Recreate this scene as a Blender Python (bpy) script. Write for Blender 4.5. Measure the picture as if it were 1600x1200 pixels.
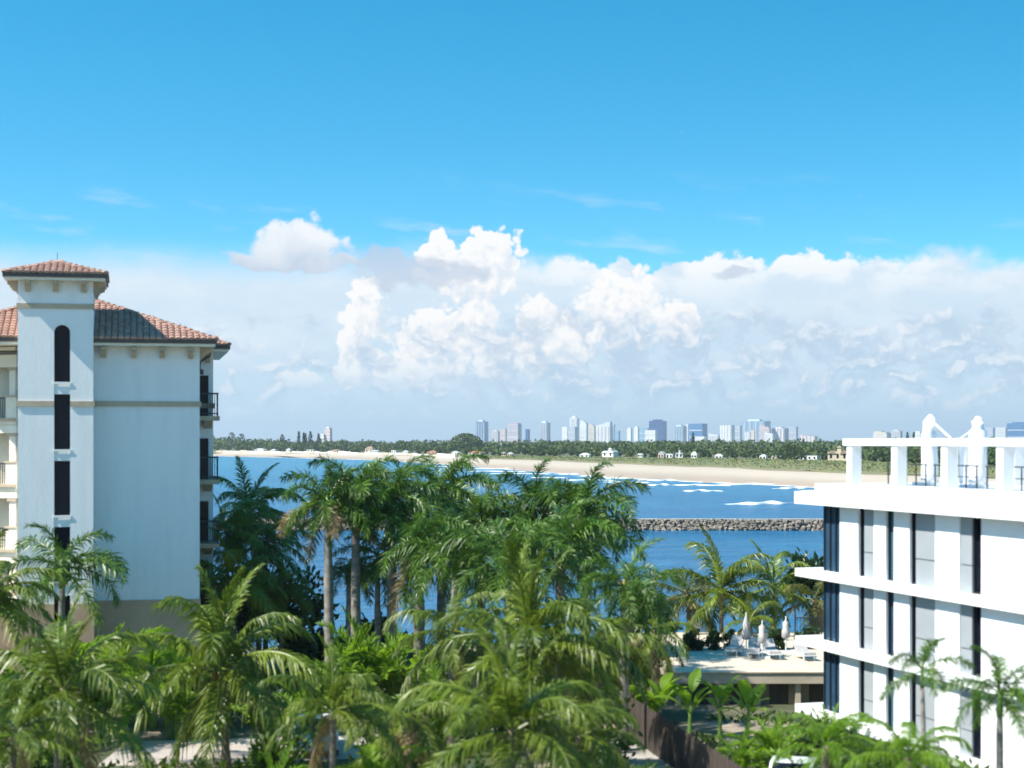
import bpy, math, random
import numpy as np
from mathutils import Vector, Matrix, Euler

for o in list(bpy.data.objects): bpy.data.objects.remove(o, do_unlink=True)
scene = bpy.context.scene
col = scene.collection
R = math.radians
random.seed(7)

# ------------------------------------------------------------------ camera
H, F, HY = 12.5, 2700.0, 690.0      # eye height (m), focal length and horizon row in photo pixels
SEA = -2.0
cam_d = bpy.data.cameras.new('camera'); cam = bpy.data.objects.new('camera', cam_d)
col.objects.link(cam); scene.camera = cam
cam.location = (0, 0, H); cam.rotation_euler = (R(90), 0, 0)
cam_d.sensor_width = 36; cam_d.lens = F / 1600 * 36
cam_d.shift_y = (HY - 600) / 1600
cam_d.clip_start = 0.5; cam_d.clip_end = 60000
cam_d.dof.use_dof = True; cam_d.dof.focus_distance = 210; cam_d.dof.aperture_fstop = 0.54

# ------------------------------------------------------------------ sun
SUN_E, SUN_G = R(47), R(21.5)
sv = Vector((-math.cos(SUN_E) * math.cos(SUN_G), -math.cos(SUN_E) * math.sin(SUN_G), math.sin(SUN_E)))
sun_d = bpy.data.lights.new('sun', 'SUN'); sun = bpy.data.objects.new('sun', sun_d); col.objects.link(sun)
sun.rotation_euler = sv.to_track_quat('Z', 'Y').to_euler(); sun.location = (-60, -20, 90)
sun_d.energy = 4.9; sun_d.angle = R(0.53); sun_d.color = (1.0, 0.955, 0.87)

# ------------------------------------------------------------------ exposure
vs = scene.view_settings
vs.view_transform = 'Standard'; vs.look = 'None'; vs.exposure = 0.75; vs.gamma = 1.0
vs.use_curve_mapping = False
cy = scene.cycles
cy.max_bounces = 5; cy.diffuse_bounces = 2; cy.glossy_bounces = 2; cy.transmission_bounces = 3; cy.volume_bounces = 0

# ------------------------------------------------------------------ node expression helper
class E:
    def __init__(s, nt, sock): s.nt, s.s = nt, sock
    @staticmethod
    def m(nt, op, *a, clamp=False):
        n = nt.nodes.new('ShaderNodeMath'); n.operation = op; n.use_clamp = clamp
        for i, v in enumerate(a):
            if isinstance(v, E): nt.links.new(v.s, n.inputs[i])
            else: n.inputs[i].default_value = float(v)
        return E(nt, n.outputs[0])
    def __add__(s, o): return E.m(s.nt, 'ADD', s, o)
    __radd__ = __add__
    def __sub__(s, o): return E.m(s.nt, 'SUBTRACT', s, o)
    def __rsub__(s, o): return E.m(s.nt, 'SUBTRACT', o, s)
    def __mul__(s, o): return E.m(s.nt, 'MULTIPLY', s, o)
    __rmul__ = __mul__
    def __truediv__(s, o): return E.m(s.nt, 'DIVIDE', s, o)
    def max(s, o): return E.m(s.nt, 'MAXIMUM', s, o)
    def min(s, o): return E.m(s.nt, 'MINIMUM', s, o)
    def clamp(s): return E.m(s.nt, 'ADD', s, 0, clamp=True)
    def abs(s): return E.m(s.nt, 'ABSOLUTE', s)
    def pow(s, o): return E.m(s.nt, 'POWER', s, o)
    def sstep(s, a, b):
        n = s.nt.nodes.new('ShaderNodeMapRange'); n.interpolation_type = 'SMOOTHSTEP'
        s.nt.links.new(s.s, n.inputs[0])
        for i, v in ((1, a), (2, b)):
            if isinstance(v, E): s.nt.links.new(v.s, n.inputs[i])
            else: n.inputs[i].default_value = v
        return E(s.nt, n.outputs[0])
def vec(nt, x, y, z):
    n = nt.nodes.new('ShaderNodeCombineXYZ')
    for i, v in enumerate((x, y, z)):
        if isinstance(v, E): nt.links.new(v.s, n.inputs[i])
        else: n.inputs[i].default_value = v
    return E(nt, n.outputs[0])
def noise(nt, v, scale, detail=4, rough=.55, lac=2.0, out=0, dim='3D'):
    n = nt.nodes.new('ShaderNodeTexNoise'); n.noise_dimensions = dim
    if v is not None: nt.links.new(v.s, n.inputs['Vector'])
    n.inputs['Scale'].default_value = scale; n.inputs['Detail'].default_value = detail
    n.inputs['Roughness'].default_value = rough; n.inputs['Lacunarity'].default_value = lac
    return E(nt, n.outputs[out])
def mixc(nt, f, a, b):
    n = nt.nodes.new('ShaderNodeMix'); n.data_type = 'RGBA'
    if isinstance(f, E): nt.links.new(f.s, n.inputs[0])
    else: n.inputs[0].default_value = f
    for i, v in ((6, a), (7, b)):
        if isinstance(v, E): nt.links.new(v.s, n.inputs[i])
        else: n.inputs[i].default_value = (*v, 1)
    return E(nt, n.outputs[2])
def xyz(nt, v):
    n = nt.nodes.new('ShaderNodeSeparateXYZ'); nt.links.new(v.s, n.inputs[0])
    return [E(nt, n.outputs[i]) for i in range(3)]

# ------------------------------------------------------------------ world: clear sky with a cumulus bank along the horizon
def make_world():
    w = bpy.data.worlds.new('World'); scene.world = w; w.use_nodes = True
    nt = w.node_tree; nt.nodes.clear()
    out = nt.nodes.new('ShaderNodeOutputWorld'); bg = nt.nodes.new('ShaderNodeBackground')
    nt.links.new(bg.outputs[0], out.inputs[0])
    BG = 0.1; bg.inputs[1].default_value = BG
    tc = nt.nodes.new('ShaderNodeTexCoord'); d = E(nt, tc.outputs['Generated'])
    x, y, z = xyz(nt, d)
    U = E.m(nt, 'ARCTAN2', x, y) * 27.0 + 8.0            # bearing, 1 unit = 2.1 degrees
    V = E.m(nt, 'ARCSINE', z) * 27.0                      # elevation, same unit
    sky = nt.nodes.new('ShaderNodeTexSky'); sky.sky_type = 'NISHITA'; sky.sun_disc = False
    sky.sun_elevation = SUN_E; sky.sun_rotation = math.atan2(sv.x, sv.y)
    sky.air_density = 1.0; sky.dust_density = 0.2; sky.ozone_density = 1.0; sky.altitude = 10
    sk_v = vec(nt, x, y, z.max(0) * 1.95 + 0.035)
    nrm = nt.nodes.new('ShaderNodeVectorMath'); nrm.operation = 'NORMALIZE'
    nt.links.new(sk_v.s, nrm.inputs[0]); nt.links.new(nrm.outputs[0], sky.inputs[0])
    hs = nt.nodes.new('ShaderNodeHueSaturation'); hs.inputs['Hue'].default_value = 0.476
    hs.inputs['Saturation'].default_value = 1.48; hs.inputs['Value'].default_value = 1.36
    nt.links.new(sky.outputs[0], hs.inputs['Color'])
    skyc = E(nt, hs.outputs[0])
    k = .60 / BG
    def c(r, g, b): return (r * k, g * k, b * k)
    def n2(u, v, scale, detail, rough=.6, off=0.0, out=0):
        return noise(nt, vec(nt, u + off, v, 0.0) if off else vec(nt, u, v, 0.0), scale, detail, rough, out=out, dim='2D')
    wx, wy, _ = xyz(nt, n2(U, V, 1.5, 5, .56, out=1))
    dx, dy = (wx - .5), (wy - .5)
    Uw = U + dx * .55; Vw = V + dy * .48
    def blobs(lst, u, v):
        res = None
        for (px, py, rx, ry) in lst:
            a = (u - px / 100) * (100 / rx); b = (v - (690 - py) / 100) * (100 / ry)
            e = 1.0 - (a * a + b * b)
            res = e if res is None else res.max(e)
        return res
    # 1. pale bank of far cloud and humid air up to about six degrees, all round the horizon
    nT = n2(U, 3.3, .35, 2)
    crisp = U.sstep(7.0, 9.5) * (1.0 - U.sstep(12.8, 15.5) * .4)
    top = 2.78 + (nT - .5) * .35
    edge = V - dy * (.22 + crisp * .75)
    soft = .40 - crisp * .35
    bank = 1.0 - E.m(nt, 'SUBTRACT', edge, top - soft).sstep(0.0, soft * 2.0)
    tone = n2(U * .7, V * 1.6, 1.0, 5, off=20.0)
    hcol = mixc(nt, (V / 2.9).clamp().pow(.8), c(.45, .645, .82), c(.77, .865, .95))
    bcol = mixc(nt, (tone - .42).max(0) * 1.6 * V.sstep(.2, 1.6), hcol, c(.95, .97, .99))
    crown = (V - top + .75).sstep(0.0, .8) * crisp * (tone + dx * .6).sstep(.36, .58)
    bcol = mixc(nt, crown * .95, bcol, c(1.04, 1.03, 1.02))
    res = mixc(nt, bank * .93, skyc, bcol)
    # faint wisps
    ws = n2(U * .45, V * 2.4 + Uw * .25, 1.0, 4, .62, off=40.0).sstep(.54, .80)
    wm = ws * V.sstep(2.2, 3.0) * (1.0 - V.sstep(3.2, 4.4)) * .38
    res = mixc(nt, wm, res, c(.74, .86, .95))
    # 2. heaped white cumulus
    heap = [(695, 400, 40, 40), (770, 395, 62, 42), (735, 432, 90, 42), (575, 470, 34, 40), (562, 520, 44, 52), (555, 578, 34, 44),
            (690, 530, 80, 58), (745, 505, 40, 50), (640, 580, 120, 34), (840, 500, 42, 42), (790, 560, 110, 42), (880, 530, 80, 40),
            (975, 480, 75, 62), (470, 598, 40, 20), (1040, 500, 60, 45)]
    def dens(du, dv):
        f = blobs(heap, Uw + du, Vw + dv)
        b1 = n2(U + du, V + dv, 2.4, 5, .55, off=60.0)
        vo = nt.nodes.new('ShaderNodeTexVoronoi'); vo.feature = 'F1'; vo.voronoi_dimensions = '2D'; vo.inputs['Scale'].default_value = 5.0
        vo.inputs['Detail'].default_value = 1.0
        pw = vec(nt, U + dx * .22 + du, V + dy * .22 + dv, 0.0); nt.links.new(pw.s, vo.inputs['Vector'])
        vd = E(nt, vo.outputs[0])
        return (f * 1.4).max(-1.6) + (b1 - .5) * .8 + (.34 - vd * vd * 1.3) * .7
    f0 = dens(0, 0); f1 = dens(-.10, .17)
    hm = f0.sstep(-.08, .42)
    lit = ((f0 - f1) * .42 + .58).clamp()
    shade_c = mixc(nt, (V / 3.0).clamp(), c(.64, .755, .88), c(.82, .88, .94))
    hc = mixc(nt, lit.sstep(.18, .82), shade_c, c(1.04, 1.02, 1.0))
    fade = V.sstep(.55, 1.5)
    res = mixc(nt, hm * fade * .95, res, hc)
    # 3. nearer small cumulus with grey feet, patchy along the lower sky
    def low(du, dv): return n2(Uw * .95 + du, Vw * 1.35 + dv, 2.1, 5, .55, off=80.0)
    l0 = low(0, 0); l1 = low(-.08, .20)
    cov = U.sstep(4.8, 9.0) * .12 - V.sstep(1.7, 2.5) * .4 - .03
    lm = (l0 + cov).sstep(.44, .66)
    ll = ((l0 - l1) * 2.6 + .34).clamp()
    lowc = mixc(nt, ll.sstep(.3, .95), mixc(nt, V.sstep(.2, 1.8), c(.43, .61, .79), c(.50, .64, .80)), c(.90, .935, .975))
    res = mixc(nt, lm * V.sstep(.15, 1.0) * .66, res, lowc)
    # 4. separate grey-footed clouds standing clear of the bank
    bq = n2(U, V * 1.2, 2.6, 5, .6, off=100.0)
    def dens2(lst): return blobs(lst, Uw, Vw).max(-1.2) + (bq - .5) * 1.7
    g0 = dens2([(470, 390, 78, 38), (485, 372, 45, 30), (455, 412, 110, 16)]); gl = ((V - 2.62) / .55 + dy * 1.2).clamp()
    res = mixc(nt, g0.sstep(-.1, .55) * .92, res, mixc(nt, gl, c(.56, .65, .78), c(.98, .98, .99)))
    g1 = dens2([(660, 428, 120, 26), (600, 412, 55, 30), (1150, 425, 34, 13)])
    res = mixc(nt, g1.sstep(-.05, .7) * .75, res, c(.56, .65, .79))
    nt.links.new(res.s, bg.inputs[0])
    w.cycles.sampling_method = 'MANUAL'; w.cycles.sample_map_resolution = 512
make_world()

# ------------------------------------------------------------------ materials
def principled(name):
    m = bpy.data.materials.new(name); m.use_nodes = True
    nt = m.node_tree; b = nt.nodes['Principled BSDF']
    return m, nt, b
MATS = {}
def mat(name, c1, c2=None, rough=.6, scale=1.0, bump=0.0, bscale=None, spec=.5, metal=0.0, detail=5, stretch=None, lo=.35, hi=.65):
    if name in MATS: return MATS[name]
    m, nt, b = principled(name)
    b.inputs['Roughness'].default_value = rough; b.inputs['Specular IOR Level'].default_value = spec
    b.inputs['Metallic'].default_value = metal
    tc = nt.nodes.new('ShaderNodeTexCoord'); v = E(nt, tc.outputs['Object'])
    if stretch:
        mp = nt.nodes.new('ShaderNodeMapping'); mp.inputs['Scale'].default_value = stretch
        nt.links.new(v.s, mp.inputs['Vector']); v = E(nt, mp.outputs[0])
    if c2 is None: c2 = tuple(x * .82 for x in c1)
    nz = noise(nt, v, scale, detail, .6)
    cc = mixc(nt, nz.sstep(lo, hi), c2, c1)
    nt.links.new(cc.s, b.inputs['Base Color'])
    if bump:
        bn = nt.nodes.new('ShaderNodeBump'); bn.inputs['Strength'].default_value = bump; bn.inputs['Distance'].default_value = .05
        h = noise(nt, v, bscale or scale * 6, 4, .6); nt.links.new(h.s, bn.inputs['Height'])
        nt.links.new(bn.outputs[0], b.inputs['Normal'])
    MATS[name] = m
    return m
def leafmat(name, c1, c2, rough=.42, trans=.3, tcol=None, spec=.5):
    m, nt, b = principled(name)
    oi = nt.nodes.new('ShaderNodeObjectInfo'); rnd = E(nt, oi.outputs['Random'])
    geo = nt.nodes.new('ShaderNodeNewGeometry'); pos = E(nt, geo.outputs['Position'])
    nz = noise(nt, pos, 1.3, 4, .6)
    isl = E(nt, geo.outputs['Random Per Island'])
    f = (rnd * .45 + (nz - .5) * .9 + isl * .35 + .1).clamp()
    cc = mixc(nt, f, c1, c2)
    nt.links.new(cc.s, b.inputs['Base Color'])
    b.inputs['Roughness'].default_value = rough; b.inputs['Specular IOR Level'].default_value = spec
    tr = nt.nodes.new('ShaderNodeBsdfTranslucent')
    if tcol is None: tcol = tuple(min(1, x * k) for x, k in zip(c2, (1.5, 1.6, .9)))
    tr.inputs[0].default_value = (*tcol, 1)
    mx = nt.nodes.new('ShaderNodeMixShader'); mx.inputs[0].default_value = trans
    nt.links.new(b.outputs[0], mx.inputs[1]); nt.links.new(tr.outputs[0], mx.inputs[2])
    nt.links.new(mx.outputs[0], nt.nodes['Material Output'].inputs['Surface'])
    MATS[name] = m
    return m
M_COCO = leafmat('coconut_leaf', (.026, .060, .006), (.205, .265, .020), rough=.40, spec=.4, trans=.16)
M_ROYAL = leafmat('royal_leaf', (.016, .055, .007), (.115, .215, .020), rough=.40, spec=.4, trans=.16)
M_LIME = leafmat('areca_leaf', (.075, .160, .012), (.20, .32, .024), rough=.5, trans=.4, spec=.3)
M_SHRUB = leafmat('shrub_leaf', (.025, .058, .010), (.075, .13, .016), rough=.5, spec=.3)
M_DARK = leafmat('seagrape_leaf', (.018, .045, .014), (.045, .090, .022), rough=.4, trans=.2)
M_DEAD = leafmat('dead_frond', (.20, .14, .07), (.36, .27, .15), rough=.8, trans=.2, spec=.2)
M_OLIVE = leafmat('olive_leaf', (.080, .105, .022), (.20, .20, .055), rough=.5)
M_FARTREE = leafmat('far_tree_leaf', (.045, .078, .026), (.115, .15, .05), rough=.7, trans=.1, spec=.1)
M_PINE = leafmat('far_pine_leaf', (.030, .050, .022), (.055, .080, .03), rough=.8, trans=.05, spec=.1)
M_TRUNK = mat('palm_trunk', (.27, .22, .17), (.15, .115, .085), .85, 3.0, .6, 9, stretch=(1, 1, 4))
M_GREYTRUNK = mat('royal_trunk', (.29, .26, .22), (.17, .15, .13), .8, 1.6, .4, 8, stretch=(1, 1, 2.5))
M_SHAFT = mat('crownshaft', (.16, .26, .06), (.10, .20, .04), .4, 2.0)
M_SHAFTO = mat('crownshaft_orange', (.45, .27, .05), (.30, .22, .05), .45, 2.0)
M_NUT = mat('coconut', (.34, .22, .05), (.20, .20, .05), .5, 4.0)
M_BARK = mat('bark', (.13, .10, .075), (.07, .055, .04), .9, 5.0, .6)
M_STUCCO = mat('white_stucco', (.90, .895, .875), (.82, .815, .795), .85, 1.5, .25, 26, stretch=(1, 1, .14), lo=.2, hi=.6)
M_IVORY = mat('ivory_paint', (.90, .83, .69), (.82, .75, .61), .8, .9, .2, 20)
M_TAN = mat('tan_trim', (.56, .45, .32), (.47, .37, .26), .8, 1.2, .2, 20)
M_BROWN = mat('brown_base', (.58, .40, .26), (.50, .34, .22), .85, .7, .3, 22)
M_TILE = None
M_FASCIA = mat('dark_gutter', (.10, .075, .065), (.07, .055, .05), .5, 2.0)
M_DGLASS = mat('dark_glass', (.006, .008, .014), (.010, .013, .022), .12, .6, spec=.15)
M_BGLASS = mat('blue_glass', (.020, .055, .10), (.03, .075, .13), .05, .7)
M_TGLASS = mat('teal_glass', (.05, .13, .17), (.07, .16, .20), .06, .7)
M_IRON = mat('dark_iron', (.022, .025, .034), None, .45, 3.0)
M_WHITE = mat('white_paint', (.84, .85, .85), (.79, .80, .80), .7, .35, .12, 30)
M_GREYP = mat('grey_panel', (.33, .355, .37), (.30, .325, .34), .6, .8)
M_SHADOWGAP = mat('undercroft_shade_dark', (.035, .035, .04), None, .9, 1.0)  # near-black colour stands in for shade below the raised ground floor
M_PLASTIC = mat('white_cover', (.86, .87, .88), (.78, .80, .82), .5, 2.0)
M_CREAM = mat('cream_paving', (.70, .58, .44), (.60, .50, .38), .85, .8, .3, 12)
M_COPE = mat('pale_coping', (.60, .50, .38), (.50, .42, .32), .8, 1.0, .2)
M_PATH = mat('path_concrete', (.46, .42, .37), (.35, .32, .28), .9, .9, .4, 14)
M_WOOD = mat('dark_timber', (.075, .055, .042), (.045, .034, .028), .8, 2.0, .4, 12, stretch=(1, 1, .2))
M_ROCK = mat('jetty_rock', (.30, .255, .20), (.075, .068, .06), .95, 1.1, .7, 5)
M_CAP = mat('jetty_cap', (.50, .46, .40), (.36, .34, .30), .95, .5, .4)
M_SAND = mat('beach_sand', (.60, .48, .35), (.50, .39, .29), .95, .02, .2, .6)
M_FABRIC = mat('white_fabric', (.50, .48, .45), (.42, .40, .38), .9, 3.0)
M_CARP = mat('car_paint_white', (.80, .81, .82), (.78, .79, .80), .25, 1.0)
M_TYRE = mat('tyre', (.02, .02, .02), None, .8, 5.0)
M_LAMP = mat('lamp_red', (.35, .02, .02), None, .2, 5.0)
M_FOAM = mat('sea_foam', (.80, .82, .84), (.66, .72, .76), .9, .3, .5, 1.5)
def broken_foam(m):
    nt = m.node_tree; b = nt.nodes['Principled BSDF']; geo = nt.nodes.new('ShaderNodeNewGeometry')
    x, y, z = xyz(nt, E(nt, geo.outputs['Position']))
    n1 = noise(nt, vec(nt, x * .16, y * .10, 0.0), 1.0, 5, .65)
    a = (n1 + (z - SEA) * 1.0).sstep(.36, .60)
    nt.links.new(a.s, b.inputs['Alpha'])
broken_foam(M_FOAM)

def tile_mat():
    m, nt, b = principled('clay_tile')
    oi = nt.nodes.new('ShaderNodeObjectInfo'); r = E(nt, oi.outputs['Random'])
    geo = nt.nodes.new('ShaderNodeNewGeometry'); isl = E(nt, geo.outputs['Random Per Island'])
    nz = noise(nt, E(nt, geo.outputs['Position']), 2.5, 4)
    f = (r * .45 + isl * .3 + (nz - .5) * .7 + .1).clamp()
    c = mixc(nt, f, (.28, .145, .105), (.56, .355, .275))
    nt.links.new(c.s, b.inputs['Base Color']); b.inputs['Roughness'].default_value = .8
    return m
M_TILE = tile_mat()

def water_mat():
    m, nt, b = principled('sea_water')
    tc = nt.nodes.new('ShaderNodeTexCoord'); v = E(nt, tc.outputs['Object'])
    x, y, z = xyz(nt, v)
    big = noise(nt, vec(nt, x * .006, y * .012, 0.0), 1.0, 4)
    mid = noise(nt, vec(nt, x * .05, y * .16, 0.0), 1.0, 5)
    deep = mixc(nt, big.sstep(.35, .65), (.006, .105, .245), (.010, .145, .29))
    # the bay shoals beyond the jetty: paler, greener water over sand
    shoal = (y / 700.0 - .42).clamp() * .75
    c = mixc(nt, shoal, deep, (.028, .225, .355))
    c = mixc(nt, mid.sstep(.50, .74) * .4, c, (.05, .23, .34))  # paler wave streaks, their glint mixed into the base colour
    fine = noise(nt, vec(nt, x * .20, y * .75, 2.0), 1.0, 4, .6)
    c = mixc(nt, fine.sstep(.50, .72) * .45, c, (.05, .25, .42))  # finer ripples: the light on wavelets painted as paler water
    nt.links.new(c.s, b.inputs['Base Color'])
    b.inputs['Roughness'].default_value = .22; b.inputs['IOR'].default_value = 1.33
    b.inputs['Specular IOR Level'].default_value = .30
    h1 = noise(nt, vec(nt, x * .22, y * .55, 0.0), 1.0, 6, .62)
    h2 = noise(nt, vec(nt, x * .05 + 4.0, y * .13, 0.0), 1.0, 3, .5)
    hh = h1 * .5 + h2 * 1.3
    bn = nt.nodes.new('ShaderNodeBump'); bn.inputs['Strength'].default_value = 1.0; bn.inputs['Distance'].default_value = 3.6
    nt.links.new(hh.s, bn.inputs['Height']); nt.links.new(bn.outputs[0], b.inputs['Normal'])
    return m
M_WATER = water_mat()

# ------------------------------------------------------------------ helpers
def P(px, py, D): return Vector(((px - 800) / F * D, D, H + (HY - py) / F * D))
def G(px, py, z=0.0):
    D = (H - z) * F / (py - HY); return Vector(((px - 800) / F * D, D, z))
def tag(o, label=None, cat=None, group=None, kind=None):
    if label: o['label'] = label
    if cat: o['category'] = cat
    if group: o['group'] = group
    if kind: o['kind'] = kind
    return o
def empty(name, loc=(0, 0, 0), rz=0.0):
    o = bpy.data.objects.new(name, None); col.objects.link(o); o.location = loc; o.rotation_euler = (0, 0, rz)
    o.empty_display_size = .3
    return o
def link(name, me, parent=None, loc=(0, 0, 0), rot=(0, 0, 0), scale=None, m=None):
    o = bpy.data.objects.new(name, me); col.objects.link(o)
    o.parent = parent; o.location = loc; o.rotation_euler = rot
    if scale is not None: o.scale = (scale,) * 3 if not hasattr(scale, '__len__') else scale
    if m is not None and me.materials and me.materials[0] != m:
        o.material_slots[0].link = 'OBJECT'; o.material_slots[0].material = m
    return o
class MB:
    def __init__(s, xf=None): s.v, s.f, s.xf = [], [], xf
    def add(s, vs, fs):
        n = len(s.v)
        s.v += [s.xf(Vector(p)) if s.xf else Vector(p) for p in vs]
        s.f += [tuple(i + n for i in f) for f in fs]
        return s
    def box(s, x0, x1, y0, y1, z0, z1):
        return s.add([(x0, y0, z0), (x1, y0, z0), (x1, y1, z0), (x0, y1, z0), (x0, y0, z1), (x1, y0, z1), (x1, y1, z1), (x0, y1, z1)],
                     [(0, 3, 2, 1), (4, 5, 6, 7), (0, 1, 5, 4), (1, 2, 6, 5), (2, 3, 7, 6), (3, 0, 4, 7)])
    def prism(s, prof, axis, a, b):
        """polygon prof (list of 2-D points) swept along axis from a to b"""
        n = len(prof)
        def mk(p, t): return {'x': (t, p[0], p[1]), 'y': (p[0], t, p[1]), 'z': (p[0], p[1], t)}[axis]
        vs = [mk(p, a) for p in prof] + [mk(p, b) for p in prof]
        fs = [tuple(range(n)), tuple(reversed(range(n, 2 * n)))] + [(i, i + n, (i + 1) % n + n, (i + 1) % n) for i in range(n)]
        return s.add(vs, fs)
    def tube(s, pts, rad, n=8, cap=True):
        pts = [Vector(p) for p in pts]; k = len(pts)
        if not hasattr(rad, '__len__'): rad = [rad] * k
        vs, fs = [], []
        up = Vector((0, 0, 1))
        for i, p in enumerate(pts):
            t = (pts[min(i + 1, k - 1)] - pts[max(i - 1, 0)]).normalized()
            a = t.cross(up)
            if a.length < .05: a = t.cross(Vector((0, 1, 0)))
            a.normalize(); b = t.cross(a)
            for j in range(n):
                q = 2 * math.pi * j / n
                vs.append(p + (a * math.cos(q) + b * math.sin(q)) * rad[i])
        for i in range(k - 1):
            for j in range(n):
                fs.append((i * n + j, i * n + (j + 1) % n, (i + 1) * n + (j + 1) % n, (i + 1) * n + j))
        if cap: fs += [tuple(reversed(range(n))), tuple(range((k - 1) * n, k * n))]
        return s.add(vs, fs)
    def mesh(s, name, m, smooth=False):
        me = bpy.data.meshes.new(name); me.from_pydata([tuple(v) for v in s.v], [], s.f); me.update()
        if m: me.materials.append(m)
        if smooth: me.polygons.foreach_set('use_smooth', [True] * len(me.polygons))
        return me
    def build(s, name, m, parent=None, smooth=False, loc=(0, 0, 0), rot=(0, 0, 0)):
        return link(name, s.mesh(name, m, smooth), parent, loc, rot)
def sphere_mesh(name, m, r=1.0, seg=8, rings=6, jit=0.0, seed=0, squash=(1, 1, 1)):
    rn = random.Random(seed); mb = MB(); vs = [(0, 0, r)]; fs = []
    for i in range(1, rings):
        for j in range(seg):
            a, b = math.pi * i / rings, 2 * math.pi * j / seg
            q = r * (1 + rn.uniform(-jit, jit))
            vs.append((q * math.sin(a) * math.cos(b) * squash[0], q * math.sin(a) * math.sin(b) * squash[1], q * math.cos(a) * squash[2]))
    vs.append((0, 0, -r * squash[2])); vs[0] = (0, 0, r * squash[2])
    for j in range(seg): fs.append((0, 1 + j, 1 + (j + 1) % seg))
    for i in range(rings - 2):
        for j in range(seg):
            a = 1 + i * seg; fs.append((a + j, a + seg + j, a + seg + (j + 1) % seg, a + (j + 1) % seg))
    a = 1 + (rings - 2) * seg
    for j in range(seg): fs.append((a + j, len(vs) - 1, a + (j + 1) % seg))
    return MB().add(vs, fs).mesh(name, m, smooth=(jit < .02))
def quads_mesh(name, C, A, B, m, tip=True):
    """many leaf-sized diamonds: centres C, half axes A (along) and B (across), all (n,3) arrays"""
    n = len(C); V = np.empty((n, 4, 3), dtype=np.float32)
    V[:, 0] = C - A; V[:, 1] = C + B - A * .05; V[:, 2] = C + A; V[:, 3] = C - B - A * .05
    me = bpy.data.meshes.new(name)
    me.vertices.add(n * 4); me.vertices.foreach_set('co', V.reshape(-1))
    me.loops.add(n * 4); me.loops.foreach_set('vertex_index', np.arange(n * 4, dtype=np.int32))
    me.polygons.add(n); me.polygons.foreach_set('loop_start', np.arange(0, n * 4, 4, dtype=np.int32))
    me.update(calc_edges=True); me.validate()
    me.materials.append(m)
    return me
def unit(a): return a / np.maximum(np.linalg.norm(a, axis=1, keepdims=True), 1e-6)

# ------------------------------------------------------------------ the setting: ground, sea, far shore
def smooth_fn(tab):
    xs = [a for a, b in tab]; ys = [b for a, b in tab]
    return lambda q: float(np.interp(q, xs, ys))
ANG = [-1400, -800, -400, 0, 200, 335, 440, 560, 700, 760, 820, 900, 1000, 1100, 1200, 1290, 1400, 1600, 1800, 2200, 3000]
WL = smooth_fn(list(zip(ANG, [4600, 3300, 2650, 2100, 1880, 1740, 1566, 1398, 1087, 955, 870, 753, 675, 621, 584, 544, 500, 440, 400, 360, 330])))
ST = smooth_fn(list(zip(ANG, [4650, 3350, 2700, 2150, 1930, 1790, 1640, 1500, 1237, 1100, 1020, 928, 803, 742, 660, 606, 560, 490, 445, 400, 370])))
GT = smooth_fn(list(zip(ANG, [4680, 3380, 2730, 2180, 1960, 1820, 1680, 1560, 1350, 1227, 1180, 1125, 1080, 1035, 1000, 910, 800, 660, 570, 500, 450])))
def ray(px, D, z): return Vector(((px - 800) / F * D, D, z))

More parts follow.
